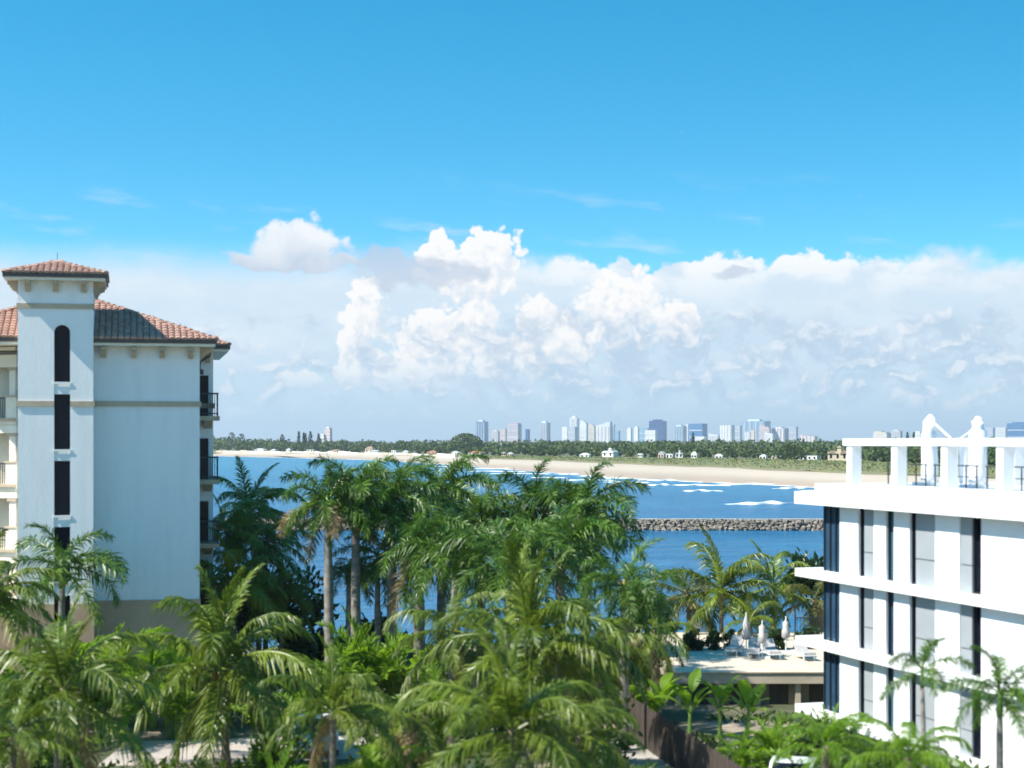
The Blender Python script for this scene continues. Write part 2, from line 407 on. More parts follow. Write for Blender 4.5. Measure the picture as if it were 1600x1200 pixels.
def build_setting():
    # near ground, one sheet with a sea-wall edge
    mb = MB(); xs = np.linspace(-260, 260, 66); rn = random.Random(3)
    edge = [107 + 1.4 * math.sin(x * .05) + rn.uniform(-.5, .5) for x in xs]
    rows = []
    for yy in (-80, 20, 60, 90): rows.append([(x, yy, 0) for x in xs])
    rows.append([(x, e - 1.2, 0) for x, e in zip(xs, edge)])
    rows.append([(x, e + .6, SEA - .9) for x, e in zip(xs, edge)])
    vs = [p for r in rows for p in r]; n = len(xs); fs = []
    for i in range(len(rows) - 1):
        for j in range(n - 1): fs.append((i * n + j, i * n + j + 1, (i + 1) * n + j + 1, (i + 1) * n + j))
    mb.add(vs, fs)
    m, nt, b = principled('garden_ground')
    tc = nt.nodes.new('ShaderNodeTexCoord'); v = E(nt, tc.outputs['Object'])
    a = noise(nt, v, .12, 5); c2 = noise(nt, v, 2.2, 5)
    c = mixc(nt, a.sstep(.45, .60), (.060, .075, .028), (.40, .32, .24))
    c = mixc(nt, c2.sstep(.45, .75) * .6, c, (.11, .085, .06))
    nt.links.new(c.s, b.inputs['Base Color']); b.inputs['Roughness'].default_value = .95
    bn = nt.nodes.new('ShaderNodeBump'); bn.inputs['Strength'].default_value = .5; nt.links.new(c2.s, bn.inputs['Height']); nt.links.new(bn.outputs[0], b.inputs['Normal'])
    tag(mb.build('ground', m), kind='structure')
    # sea
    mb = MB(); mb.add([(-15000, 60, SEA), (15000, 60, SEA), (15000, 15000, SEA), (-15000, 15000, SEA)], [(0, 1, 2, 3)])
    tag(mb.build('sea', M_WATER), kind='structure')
    # far shore strips
    pxs = [q for q in range(-1400, 3001, 25)]
    def strip(name, rowfns, m, kind='structure'):
        vs, fs = [], []; n = len(pxs)
        for k, fn in enumerate(rowfns): vs += [tuple(fn(q)) for q in pxs]
        for i in range(len(rowfns) - 1):
            for j in range(n - 1): fs.append((i * n + j, i * n + j + 1, (i + 1) * n + j + 1, (i + 1) * n + j))
        o = MB().add(vs, fs).build(name, m, smooth=True); return tag(o, kind=kind)
    wob = lambda q, s: 1 + .012 * math.sin(q * .043 + s) + .008 * math.sin(q * .11 + 2 * s)
    # sand: wetter and browner at the water's edge (the low ground)
    m, nt, b = principled('far_sand')
    tc = nt.nodes.new('ShaderNodeTexCoord'); v = E(nt, tc.outputs['Object']); x, y, z = xyz(nt, v)
    n1 = noise(nt, vec(nt, x * .02, y * .05, 0.0), 1.0, 5); n2 = noise(nt, vec(nt, x * .006, y * .03, 3.0), 1.0, 4)
    c = mixc(nt, (z + (n1 - .5) * .8).sstep(-1.6, .6), (.35, .275, .205), (.48, .40, .31))
    c = mixc(nt, n2.sstep(.58, .68) * .35, c, (.26, .20, .14))
    nt.links.new(c.s, b.inputs['Base Color']); b.inputs['Roughness'].default_value = .9
    strip('beach', [lambda q: ray(q, WL(q) * .985, SEA - .8), lambda q: ray(q, WL(q) * wob(q, 1), SEA + .05), lambda q: ray(q, WL(q) * .75 + ST(q) * .25, -.9),
                    lambda q: ray(q, WL(q) * .35 + ST(q) * .65, .6), lambda q: ray(q, ST(q) * wob(q, 3), 1.55), lambda q: ray(q, ST(q) * 1.012 + 6, 1.3)], m)
    m2, nt, b = principled('dune_vegetation')
    tc = nt.nodes.new('ShaderNodeTexCoord'); v = E(nt, tc.outputs['Object']); x, y, z = xyz(nt, v)
    n1 = noise(nt, vec(nt, x * .025, y * .02, 0.0), 1.0, 6, .65); n2 = noise(nt, vec(nt, x * .006, y * .006, 3.0), 1.0, 4)
    c = mixc(nt, (z * .9 - 1.45 + (n1 - .5) * 1.1).clamp(), (.23, .195, .10), (.10, .145, .04))
    c = mixc(nt, n1.sstep(.62, .72) * .7, c, (.35, .29, .19))
    nt.links.new(c.s, b.inputs['Base Color']); b.inputs['Roughness'].default_value = .95
    strip('dune', [lambda q: ray(q, ST(q) * wob(q, 3) * .999, 1.50), lambda q: ray(q, ST(q) * 1.01 + 4, 2.0), lambda q: ray(q, (ST(q) + GT(q)) / 2, 2.25 + .2 * math.sin(q * .07)), lambda q: ray(q, GT(q), 2.7)], m2)
    m3 = mat('far_ground', (.10, .12, .05), (.16, .14, .09), .95, .01)
    strip('far_land', [lambda q: ray(q, GT(q) * .9995, 2.66), lambda q: ray(q, GT(q) + 300, 2.7), lambda q: ray(q, 5200, 2.7), lambda q: ray(q, 9000, 2.7), lambda q: ray(q, 14800, 2.7)], m3)
    # low tussocks and bushes on the dune
    r = np.random.default_rng(5); n = 9000
    q = r.uniform(640, 1900, n); t = r.uniform(0.05, 1, n)
    D = np.array([ST(a) + 4 + (GT(a) - ST(a) - 4) * b for a, b in zip(q, t)])
    sz = r.uniform(.3, .85, n) * (.6 + .6 * t)
    C = np.stack([(q - 800) / F * D, D, 2.0 + .5 * t + sz * .35], 1)
    A = unit(r.normal(size=(n, 3)) + [0, 0, .6]) * sz[:, None] * .7
    B = unit(np.cross(A, r.normal(size=(n, 3)))) * sz[:, None] * .8
    m4 = leafmat('dune_grass', (.14, .16, .05), (.30, .27, .12), rough=.9, trans=.1, spec=.1)
    tag(link('dune_grass', quads_mesh('dune_grass', C, A, B, m4)), 'tufts of green and straw coloured grass on the far dune', 'grass', kind='stuff')
    # surf
    rn = random.Random(11)
    surf = [(335, 420, 714.5), (415, 520, 716.8), (500, 600, 719.5), (590, 690, 724), (680, 735, 729), (726, 822, 732.5), (838, 880, 747), (870, 905, 741), (905, 930, 744.5), (920, 954, 746.5),
            (950, 980, 748), (954, 1008, 754), (1000, 1030, 751), (1018, 1064, 751), (1010, 1050, 758), (1062, 1130, 759), (1072, 1120, 768), (1135, 1222, 757.5),
            (1215, 1262, 763), (1148, 1228, 787), (1100, 1140, 753.5), (1260, 1330, 768), (1340, 1450, 776), (1480, 1640, 792), (745, 810, 737), (780, 850, 740.5), (890, 950, 751)]
    mb = MB()
    for (a, b_, yy) in surf:
        ext = (b_ - a) * .22; a -= ext; b_ += ext
        n = max(14, int((b_ - a) * 1.2)); D0 = (H - SEA) * F / (yy - HY); big = .68 if yy < 780 else .9
        if b_ < 745: big = .22
        rows = [[], [], [], [], []]; ph = rn.uniform(0, 6)
        for i in range(n + 1):
            t = i / n; q = a + (b_ - a) * t
            wn = .6 + .3 * math.sin(t * 7 + ph) + .1 * math.sin(t * 19 + 2 * ph)
            e = math.sin(math.pi * t) ** .7 * (.35 + .65 * wn)
            D = D0 + 5 * math.sin(t * 3 + ph) + 1.2 * math.sin(t * 17 + ph)
            if b_ < 745: D = WL(q) * .992
            h = e * big * (.85 + .15 * math.sin(t * 15 + ph))
            back = (2 + 4 * (.5 + .5 * math.sin(t * 6 + 3 * ph))) * e
            for k, (dd, zz) in enumerate(((-1.2 * e, -.03), (-.6 * e, h * .75), (0, h), (1.6 * e, h * .45), (2 * e + back, .015 - .05 * (e < .3)))):
                rows[k].append(tuple(ray(q, D + dd, SEA + zz)))
        vs = [p for r_ in rows for p in r_]; m_ = n + 1
        mb.add(vs, [(i * m_ + j, i * m_ + j + 1, (i + 1) * m_ + j + 1, (i + 1) * m_ + j) for i in range(4) for j in range(n)])
    qs = [330 + 2.5 * i for i in range(430)]; rows = [[], [], []]
    for q in qs:
        w = 2 + 2 * math.sin(q * .09) + 1.5 * math.sin(q * .23 + 1)
        for k, (dd, zz) in enumerate(((-w - 4, .02), (-w * .3, .10), (3, .06))): rows[k].append(tuple(ray(q, WL(q) * .992 + dd, SEA + zz)))
    m_ = len(qs); mb.add([p for r_ in rows for p in r_], [(i * m_ + j, i * m_ + j + 1, (i + 1) * m_ + j + 1, (i + 1) * m_ + j) for i in range(2) for j in range(m_ - 1)])
    tag(mb.build('surf', M_FOAM, smooth=True), 'white foam of small waves breaking along the far beach', 'surf', kind='stuff')
build_setting()

# ------------------------------------------------------------------ far woods behind the beach
def far_woods():
    r = np.random.default_rng(21); Cs, As, Bs = [], [], []
    def clump(X, Y, z0, h, w, k, s):
        a = r.normal(size=(k, 3)); a = unit(a) * (r.uniform(.35, 1, (k, 1)) ** .5)
        C = np.array([X, Y, z0 + h * .55]) + a * [w, w, h * .48]
        A = unit(r.normal(size=(k, 3)) + a * .8) * s * r.uniform(.6, 1.3, (k, 1))
        B = unit(np.cross(A, r.normal(size=(k, 3)))) * s * .8
        Cs.append(C); As.append(A); Bs.append(B)
    for i in range(1500):
        q = r.uniform(250, 1900); dep = r.random() ** 1.4; D = GT(q) * (1.004 + .45 * dep) + 4
        left = np.clip((470 - q) / 130, 0, 1)
        h = r.uniform(4.5, 10.5) * (.62 + .5 * dep) + left * r.uniform(1, 8) + D * .0010
        if dep < .06: h *= .5
        clump((q - 800) / F * D, D, 2.6, h, h * r.uniform(.35, .7), 30, .9 + D * .00035)
    for i in range(420):
        q = r.uniform(200, 2000); D = r.uniform(2300, 6000); h = r.uniform(8, 13)
        clump((q - 800) / F * D, D, 2.7, h, r.uniform(8, 18), 22, 3.2)
    C, A, B = (np.concatenate(k) for k in (Cs, As, Bs))
    tag(link('far_woods', quads_mesh('far_woods', C, A, B, M_FARTREE)), 'dark green belt of trees behind the far beach', 'woods', kind='stuff')
far_woods()
def leafy_tree(name, px, D, h, w, prof, label, m, k=420, s=.8, z0=2.6, group=None, seed=0, trunk_r=.25, cat='tree'):
    r = np.random.default_rng(seed + 100); root = empty(name, ((px - 800) / F * D, D, z0))
    t = r.uniform(0.08, 1, k); ang = r.uniform(0, 2 * math.pi, k); rr = np.sqrt(r.random(k))
    wid = np.array([prof(a) for a in t]) * w
    C = np.stack([np.cos(ang) * rr * wid, np.sin(ang) * rr * wid, t * h], 1)
    A = unit(r.normal(size=(k, 3)) + np.stack([np.cos(ang), np.sin(ang), np.full(k, .6)], 1)) * s * r.uniform(.6, 1.3, (k, 1))
    B = unit(np.cross(A, r.normal(size=(k, 3)))) * s * .6
    link('crown', quads_mesh('crown', C, A, B, m), root)
    MB().tube([(0, 0, -.2), (0, 0, h * .5), (0, 0, h * .9)], [trunk_r, trunk_r * .7, .05], 6).build('trunk', M_BARK, root)
    return tag(root, label, cat, group)
cone = lambda t: (1.08 - t) * min(1, t * 6 + .2)
colm = lambda t: .6 + .5 * math.sin(math.pi * t) - .35 * t
dome = lambda t: math.sin(math.pi * (.18 + .80 * t)) ** .6
for i, (px, ty, w, lab) in enumerate([(467, 674.5, 2.6, 'dark columnar pine, leftmost of the thin pines on the far shore'), (474.5, 676, 2.2, 'thin dark pine close beside the leftmost columnar pine on far shore'),
                                      (477.5, 677.5, 2.2, 'shortest of the thin dark pines grouped on the far shore'), (485, 674, 3.0, 'tallest dark columnar pine standing alone on the far shore'),
                                      (498, 677.5, 3.2, 'stout dark pine just left of the pale far tower block'), (441, 679, 4, 'spiky pine rising from the far woods left of the thin pines'),
                                      (362, 676, 7, 'big feathery pine over the far woods beside the stucco hotel'), (377, 678, 7, 'broad feathery pine over the far woods near the stucco hotel')]):
    D = 2050; h = H + (HY - ty) / F * D - 2.6
    leafy_tree('pine_tree', px, D, h, w, colm if i < 5 else dome, lab, M_PINE, 240, 1.0, group='pines on the far shore', seed=i)
leafy_tree('banyan_tree', 728, 1500, H + 12.5 / F * 1500 - 2.6, 16.5, dome, 'wide dome shaped tree left of the blue glass tower', M_FARTREE, 1100, 1.3, seed=31)
leafy_tree('cypress_tree', 1083, 1500, H + 14 / F * 1500 - 2.6, 1.7, colm, 'dark narrow cypress in front of the blue slab tower', M_PINE, 200, .8, seed=32)
leafy_tree('rounded_tree', 1236, 930, 8.0, 9.5, dome, 'low rounded green tree at the dune edge near the big beige house', M_FARTREE, 700, .8, seed=33)
for i, px in enumerate((1418, 1428)):
    leafy_tree('spruce_tree', px, 1700, H + 14.5 / F * 1700 - 2.6, 2.2, colm, ['dark pointed tree left of the first roof mast', 'dark pointed tree touching the first roof mast'][i], M_PINE, 200, .9, seed=40 + i, group='pointed trees by the roof mast')

# ------------------------------------------------------------------ far city
def facade_mat(name, wall, glass, fz=7.0, fx=9.0, duty=.45, rough=.6):
    m, nt, b = principled(name)
    tc = nt.nodes.new('ShaderNodeTexCoord'); x, y, z = xyz(nt, E(nt, tc.outputs['Object']))
    fr = lambda e, k: E.m(nt, 'FRACT', e / k)
    g = (E.m(nt, 'LESS_THAN', fr(z, fz), duty)) * (E.m(nt, 'LESS_THAN', fr(x + y * .7, fx), .68))
    nz = noise(nt, vec(nt, x * .05, y * .05, z * .03), 1.0, 3)
    w = mixc(nt, nz.sstep(.3, .7), tuple(k * .88 for k in wall), wall)
    c = mixc(nt, g * .8, w, glass)
    nt.links.new(c.s, b.inputs['Base Color']); b.inputs['Roughness'].default_value = rough
    return m
FM = {
 'white': facade_mat('tower_white', (.80, .79, .77), (.34, .38, .44)),
 'pink': facade_mat('tower_pink', (.66, .52, .49), (.32, .30, .33)),
 'mauve': facade_mat('tower_mauve', (.50, .44, .46), (.24, .25, .30)),
 'grey': facade_mat('tower_grey', (.46, .50, .55), (.16, .22, .30)),
 'blue': facade_mat('tower_blue', (.06, .20, .40), (.02, .10, .25), duty=.7, rough=.25),
 'navy': facade_mat('tower_navy', (.02, .075, .22), (.012, .04, .15), duty=.7, rough=.3),
 'sky': facade_mat('tower_sky', (.26, .42, .54), (.10, .22, .34), duty=.65, rough=.3),
 'beige': facade_mat('tower_beige', (.68, .60, .48), (.36, .33, .30)),
}
CITY = [
 (507, 519, 667, 'pink', 'cap', 'pale pink tower block rising alone above the left far woods'), (501, 508, 678, 'white', 'flat', 'low white block against the left side of the lone pink tower'),
 (743, 763, 656, 'blue', 'cap', 'blue glass tower with white roof cap behind the dome tree'), (769, 781, 672, 'pink', 'cap', 'low pink block just right of the blue capped tower'),
 (781, 792, 670, 'pink', 'flat', 'pink stepped block leaning against the mauve tower'), (793, 815, 660, 'mauve', 'round', 'broad mauve tower with rounded shoulders left of the small navy block'),
 (821, 828, 670.5, 'navy', 'flat', 'small dark navy block standing alone between mauve and grey towers'), (843, 860, 658, 'grey', 'cap', 'grey blue tower with white edge standing alone in the skyline'),
 (878, 890, 667, 'white', 'flat', 'short white block left of the tallest white tower'), (890, 905, 650, 'white', 'cap', 'tallest white tower with a small roof box in the skyline'),
 (888, 902, 667, 'grey', 'flat', 'short grey block in front of the tallest white tower'), (906, 919, 657, 'white', 'step', 'white tower with stepped roof right of the tallest white tower'),
 (919, 931, 662, 'beige', 'step', 'beige tower in the middle of the white tower cluster'), (931, 958, 659, 'white', 'slant', 'wide white tower with sloping stepped roofline'),
 (954, 961, 663, 'grey', 'flat', 'thin grey tower tucked behind the wide sloping white tower'), (961, 969, 673, 'sky', 'flat', 'small blue grey block right of the white tower cluster'),
 (980, 988, 668, 'white', 'cap', 'slim white tower, first of a pair left of the blue tower'), (991, 999, 666, 'white', 'cap', 'slim white tower, second of a pair left of the blue tower'),
 (1000, 1016, 669, 'sky', 'flat', 'grey blue block touching the left side of the deep blue tower'), (1014, 1042, 655.5, 'navy', 'notch', 'deep blue tower with notched crown, darkest big tower of the skyline'),
 (1008, 1028, 672, 'white', 'flat', 'low white block in front of the deep blue tower'), (1052, 1073, 664, 'sky', 'cap', 'blue grey slab right of the deep blue tower'),
 (1072, 1076, 663, 'white', 'flat', 'thin white stair tower between two blue slabs'), (1077, 1105, 662, 'blue', 'flat', 'blue glass slab behind the dark narrow cypress'),
 (1086, 1106, 682, 'white', 'flat', 'long low white block in front of the blue glass slab'), (1107, 1125, 677, 'white', 'slant', 'low white building with dark roof gap left of the ribbed tower'),
 (1125, 1148, 663, 'white', 'ribs', 'white tower with strong vertical ribs right of the low white building'), (1148, 1159, 665, 'grey', 'flat', 'grey tower beside the ribbed white tower'),
 (1159, 1204, 655.5, 'sky', 'cap', 'widest pale blue glass slab of the skyline'), (1163, 1173, 675, 'white', 'flat', 'small white block in front of the widest glass slab'),
 (1173, 1180, 672, 'beige', 'flat', 'small yellow beige block in front of the widest glass slab'), (1186, 1205, 665, 'pink', 'step', 'pink tower overlapping the right end of the widest glass slab'),
 (1195, 1212, 675, 'white', 'slant', 'low white sloping block in front of the pink tower'), (1206, 1232, 667.5, 'mauve', 'cap', 'long mauve block right of the pink tower'),
 (1232, 1247, 667, 'grey', 'flat', 'grey blue end block of the long mauve building'), (1250, 1278, 679, 'pink', 'slant', 'low pinkish block sloping down to the right of the city'),
 (1365, 1392, 674, 'beige', 'step', 'low beige block above the pergola beam left end'), (1393, 1410, 671.5, 'mauve', 'cap', 'mauve block above the pergola beam beside the beige one'),
 (1430, 1440, 674, 'white', 'flat', 'small white block left of the first roof mast'), (1540, 1554, 668, 'grey', 'flat', 'grey block right of the second roof mast'),
 (1556, 1574, 667, 'white', 'ribs', 'white block between the grey block and the rightmost blue tower'), (1573, 1612, 659.5, 'blue', 'notch', 'rightmost blue glass tower at the edge of the picture'),
]
def city():
    rn = random.Random(4)
    for i, (a, b, ty, c, style, lab) in enumerate(CITY):
        D = 6500 + (i % 5) * 90 + (0 if ty < 668 else -220)
        if a < 530: D = 3600
        s = D / F; w = (b - a) * s; h = H + (HY - ty) * s - 2.7; X = ((a + b) / 2 - 800) * s; dep = max(18, w * .6)
        rot = rn.uniform(22, 42); w = w / (math.cos(R(rot)) + .6 * math.sin(R(rot))); dep = max(.6 * w, 8)
        root = empty('tower_block', (X, D, 2.7), R(-rot))
        m = FM[c]; top = {'cap': .93, 'round': .9, 'step': .86, 'slant': .8, 'notch': .94, 'ribs': .96, 'flat': 1}[style]
        MB().box(-w / 2, w / 2, -dep / 2, dep / 2, 0, h * top).build('body', m, root)
        if style == 'cap':
            MB().box(-w * .28, w * .22, -dep * .3, dep * .3, h * top, h).build('roof_box', FM['white'], root)
        elif style == 'round':
            MB().prism([(-w / 2, h * top), (w / 2, h * top), (w * .42, h * .97), (w * .25, h), (-w * .25, h), (-w * .42, h * .97)], 'y', -dep * .45, dep * .45).build('roof_box', m, root)
        elif style == 'step':
            MB().box(-w / 2, w * .05, -dep * .4, dep * .4, h * top, h).build('roof_box', m, root)
            MB().box(w * .05, w * .38, -dep * .4, dep * .4, h * top, h * .94).build('roof_box', m, root)
        elif style == 'slant':
            for k in range(5):
                MB().box(-w / 2 + k * w / 5, -w / 2 + (k + .92) * w / 5, -dep * .42, dep * .42, h * top, h * (top + (1 - top) * (.2 + .2 * k if a < 1000 else 1 - .2 * k))).build('roof_box', m, root)
        elif style == 'notch':
            MB().box(-w * .27, w * .24, -dep * .45, dep * .45, h * top, h).build('roof_box', m, root)
        if style in ('ribs', 'slant', 'cap') and w > 22:
            n = 4
            for k in range(n):
                x = -w / 2 + (k + .5) * w / n
                MB().box(x - w * .05, x + w * .05, -dep / 2 - 1.6, -dep / 2, 0, h * top * (1 if style != 'cap' else .98)).build('balcony_stack', FM['white' if c in ('white', 'mauve', 'pink') else 'grey'], root)
        elif w > 18:
            for k in (.33, .66):
                MB().box(-w / 2 - .4, w / 2 + .4, -dep / 2 - .8, -dep / 2, h * top * k, h * top * k + 2.5).build('floor_band', FM['white'] if c != 'navy' else FM['blue'], root)
        tag(root, lab, 'tower', 'towers of the far city skyline')
city()

# ------------------------------------------------------------------ houses and sea wall along the far beach
HM = {'white': mat('house_white', (.80, .78, .73), (.70, .68, .64), .8, .2), 'beige': mat('house_beige', (.62, .50, .36), (.52, .42, .31), .8, .2), 'pink': mat('house_pink', (.66, .48, .40), None, .8, .2)}
RM = {'white': mat('roof_white', (.72, .71, .69), None, .7, .3), 'red': mat('roof_red', (.50, .20, .11), (.38, .15, .09), .8, .3), 'brown': mat('roof_brown', (.33, .24, .17), None, .8, .3), 'grey': mat('roof_grey', (.45, .45, .45), None, .8, .3)}
HOUSES = [
 (399, 416, 700, 'white', 'white', 'gable', 'white beach house with pale gable, leftmost house on far shore'), (423, 433, 701, 'white', 'grey', 'hip', 'small white house second from the left on the far shore'),
 (447, 456, 700, 'white', 'grey', 'hip', 'little white house below the thin pines'), (480, 492, 702.5, 'white', 'white', 'flat', 'flat roofed white house below the lone pink tower'),
 (514, 535, 702, 'pink', 'brown', 'hip', 'long house with brown hipped roof on the far shore'), (571, 586, 697, 'beige', 'brown', 'hip', 'beige two storey house behind the white gabled beach house'),
 (578, 593, 703.5, 'white', 'white', 'gable', 'white gabled house in front of the beige two storey house'), (612, 622, 706, 'white', 'white', 'flat', 'flat white cabin on the sea wall above the palms'),
 (629, 640, 705.5, 'white', 'grey', 'hip', 'white cabin with grey roof on the sea wall'), (668, 684, 704, 'pink', 'red', 'hip', 'pink house with red roof left of the dune grass'),
 (706, 718, 706, 'white', 'white', 'gable', 'white gabled house where the dune grass begins'), (733, 757, 704, 'white', 'red', 'hip', 'white house with long red roof below the dome tree'),
 (784, 791, 708, 'beige', 'white', 'flat', 'small beige cabin right of the red roofed house'), (793, 802, 706.5, 'beige', 'white', 'gable', 'pale gabled cabin right of the small beige cabin'),
 (906, 923, 708.5, 'white', 'white', 'hip', 'low white house with white hipped roof below the stepped white towers'), (942, 965, 699, 'white', 'white', 'towers', 'big white villa with two gables and a turret'),
 (997, 1006, 711, 'white', 'white', 'flat', 'small white cabin left of the deep blue tower'), (1029, 1040, 704, 'pink', 'grey', 'gable', 'narrow pinkish house below the deep blue tower'),
 (1041, 1053, 709, 'white', 'white', 'flat', 'low white terrace house right of the narrow pinkish house'), (1055, 1068, 702, 'white', 'grey', 'towers', 'white house with pointed turret among the dune trees'),
 (1080, 1090, 705, 'white', 'white', 'hip', 'white house half hidden in trees below the cypress'), (1117, 1130, 709, 'white', 'white', 'hip', 'bright white bungalow below the ribbed tower'),
 (1187, 1199, 711, 'white', 'grey', 'hip', 'white bungalow below the widest glass slab'), (1205, 1221, 712, 'beige', 'white', 'gable', 'cream gabled bungalow right of the white bungalow'),
 (1244, 1260, 712.5, 'white', 'white', 'hip', 'long low white bungalow in front of the rounded tree'), (1262, 1280, 714.5, 'white', 'grey', 'flat', 'low flat white house left of the big beige house'),
 (1294, 1328, 695, 'beige', 'brown', 'towers', 'big beige house beside the white hotel roof'),
]
def houses():
    rn = random.Random(9)
    for i, (a, b, ty, wc, rc, st, lab) in enumerate(HOUSES):
        q = (a + b) / 2; D = GT(q) * (1.0 if a > 690 else 1.004) - 6; s = D / F; w = (b - a) * s; z0 = 2.5
        h = max(3.0, H + (HY - ty) * s - z0); dep = w * .7; X = (q - 800) * s
        root = empty('beach_house', (X, D, z0 - .3), R(rn.uniform(-42, -12)))
        wh = h * (.62 if st != 'flat' else .94); W2, D2 = w / 2, dep / 2
        MB().box(-W2 * .92, W2 * .92, -D2 * .92, D2 * .92, 0, wh).build('wall', HM[wc], root)
        o = .02
        if st == 'flat': MB().box(-W2, W2, -D2, D2, wh + o, h).build('roof', RM[rc], root)
        elif st == 'gable': MB().prism([(-W2, wh + o), (W2, wh + o), (0, h)], 'y', -D2, D2).build('roof', RM[rc], root)
        elif st == 'hip':
            MB().add([(-W2, -D2, wh + o), (W2, -D2, wh + o), (W2, D2, wh + o), (-W2, D2, wh + o), (-W2 * .35, 0, h), (W2 * .35, 0, h)],
                     [(3, 2, 1, 0), (0, 1, 5, 4), (2, 3, 4, 5), (1, 2, 5), (3, 0, 4)]).build('roof', RM[rc], root)
        else:
            MB().prism([(-W2, wh * .8 + o), (-W2 * .1, wh * .8 + o), (-W2 * .55, wh * 1.15)], 'y', -D2 * 1.05, D2).build('roof', RM[rc], root)
            MB().prism([(W2 * .2, wh * .8 + o), (W2, wh * .8 + o), (W2 * .6, wh * 1.2)], 'y', -D2 * 1.08, D2).build('roof', RM[rc], root)
            t = root; x0, x1 = -W2 * .12, W2 * .24
            MB().box(x0, x1, -D2 * .4, D2 * .2, wh, h * .86).build('turret', HM[wc], t)
            MB().add([(x0 - .4, -D2 * .5, h * .86), (x1 + .4, -D2 * .5, h * .86), (x1 + .4, D2 * .3, h * .86), (x0 - .4, D2 * .3, h * .86), ((x0 + x1) / 2, -D2 * .1, h)],
                     [(3, 2, 1, 0), (0, 1, 4), (1, 2, 4), (2, 3, 4), (3, 0, 4)]).build('roof', RM[rc], t)
        nwin = max(2, int(w / 3.2))
        for k in range(nwin):
            x = -W2 * .92 + (k + .5) * 2 * W2 * .92 / nwin
            MB().box(x - .55, x + .55, -D2 * .92 - .06, -D2 * .92, wh * .35, wh * .78).build('window', M_DGLASS, root)
        tag(root, lab, 'house', 'houses along the far beach')
    # pale sea wall below the houses at the left of the bay, in separate panels
    root = empty('sea_wall', ray(520, ST(520) + 4, 1.3)); base = root.location.copy(); k = 0
    q = 338
    while q < 705:
        w = rn.uniform(7, 12); p = ray(q, ST(q) + 5, 1.2) - base; p2 = ray(q + w - .6, ST(q + w) + 5, 1.2) - base
        hh = rn.uniform(1.6, 2.8); d = (p2 - p).normalized(); nn = Vector((-d.y, d.x, 0))
        MB().add([p, p2, p2 + nn * .8, p + nn * .8, p + Vector((0, 0, hh)), p2 + Vector((0, 0, hh)), p2 + nn * .8 + Vector((0, 0, hh)), p + nn * .8 + Vector((0, 0, hh))],
                 [(0, 3, 2, 1), (4, 5, 6, 7), (0, 1, 5, 4), (1, 2, 6, 5), (2, 3, 7, 6), (3, 0, 4, 7)]).build('panel', HM['white' if k % 4 else 'beige'], root)
        q += w; k += 1
    tag(root, 'pale panelled sea wall along the left end of far beach', 'wall')
houses()

# ------------------------------------------------------------------ rock jetty across the channel
def jetty():
    D0 = (H - SEA) * F / (829 - HY); s = D0 / F
    x0, x1 = (330 - 800) * s, (1330 - 800) * s
    root = empty('rock_jetty', (0, D0 + 3, SEA))
    MB().prism([(-2.6, -.6), (2.8, -.6), (1.5, 1.35), (-.9, 1.35)], 'x', x0, x1).build('core', M_ROCK, root)
    n = 40
    for k in range(n):
        a = x0 + (x1 - x0) * k / n; b = x0 + (x1 - x0) * (k + 1) / n - .04; dz = random.uniform(-.04, .04)
        MB().box(a, b, -.35, 1.1, 1.36, 1.78 + dz).build('cap_slab', M_CAP, root)
    rocks = []
    for i in range(10):
        m = sphere_mesh('rock', M_ROCK, 1, 6, 5, .32, i, (1.15, .8, .75)); rocks.append(m)
    rn = random.Random(2); n = 0; rest = MB()
    spots = []
    for row, (yy, zz, sz) in enumerate(((-2.7, .12, .56), (-2.0, .62, .52), (-1.35, 1.08, .46), (-.95, 1.42, .38))):
        step = sz * 1.75; x = x0
        while x < x1:
            px = 800 + x / (D0 + 3) * F
            vis = (935 < px < 1300) or (570 < px < 630)
            spots.append((0 if vis else 1, x + rn.uniform(-.15, .15), yy + rn.uniform(-.22, .22), zz + rn.uniform(-.12, .14), sz * rn.uniform(.75, 1.25)))
            x += step * rn.uniform(.8, 1.1)
    spots.sort(key=lambda t: t[0])
    for (v, x, y, z, sz) in spots:
        e = (rn.uniform(-.6, .6), rn.uniform(-.6, .6), rn.uniform(0, 6.28))
        if n < 300:
            link('rock', rn.choice(rocks), root, (x, y, z), e, sz); n += 1
        else:
            me = rn.choice(rocks); mt = Matrix.Translation((x, y, z)) @ Euler(e).to_matrix().to_4x4() @ Matrix.Scale(sz, 4)
            rest.add([mt @ v_.co for v_ in me.vertices], [tuple(p.vertices) for p in me.polygons])
    if rest.v: tag(rest.build('rock_pile', M_ROCK, root), kind='stuff')
    tag(root, 'long jetty of piled boulders with a pale concrete cap across the channel', 'jetty')
jetty()

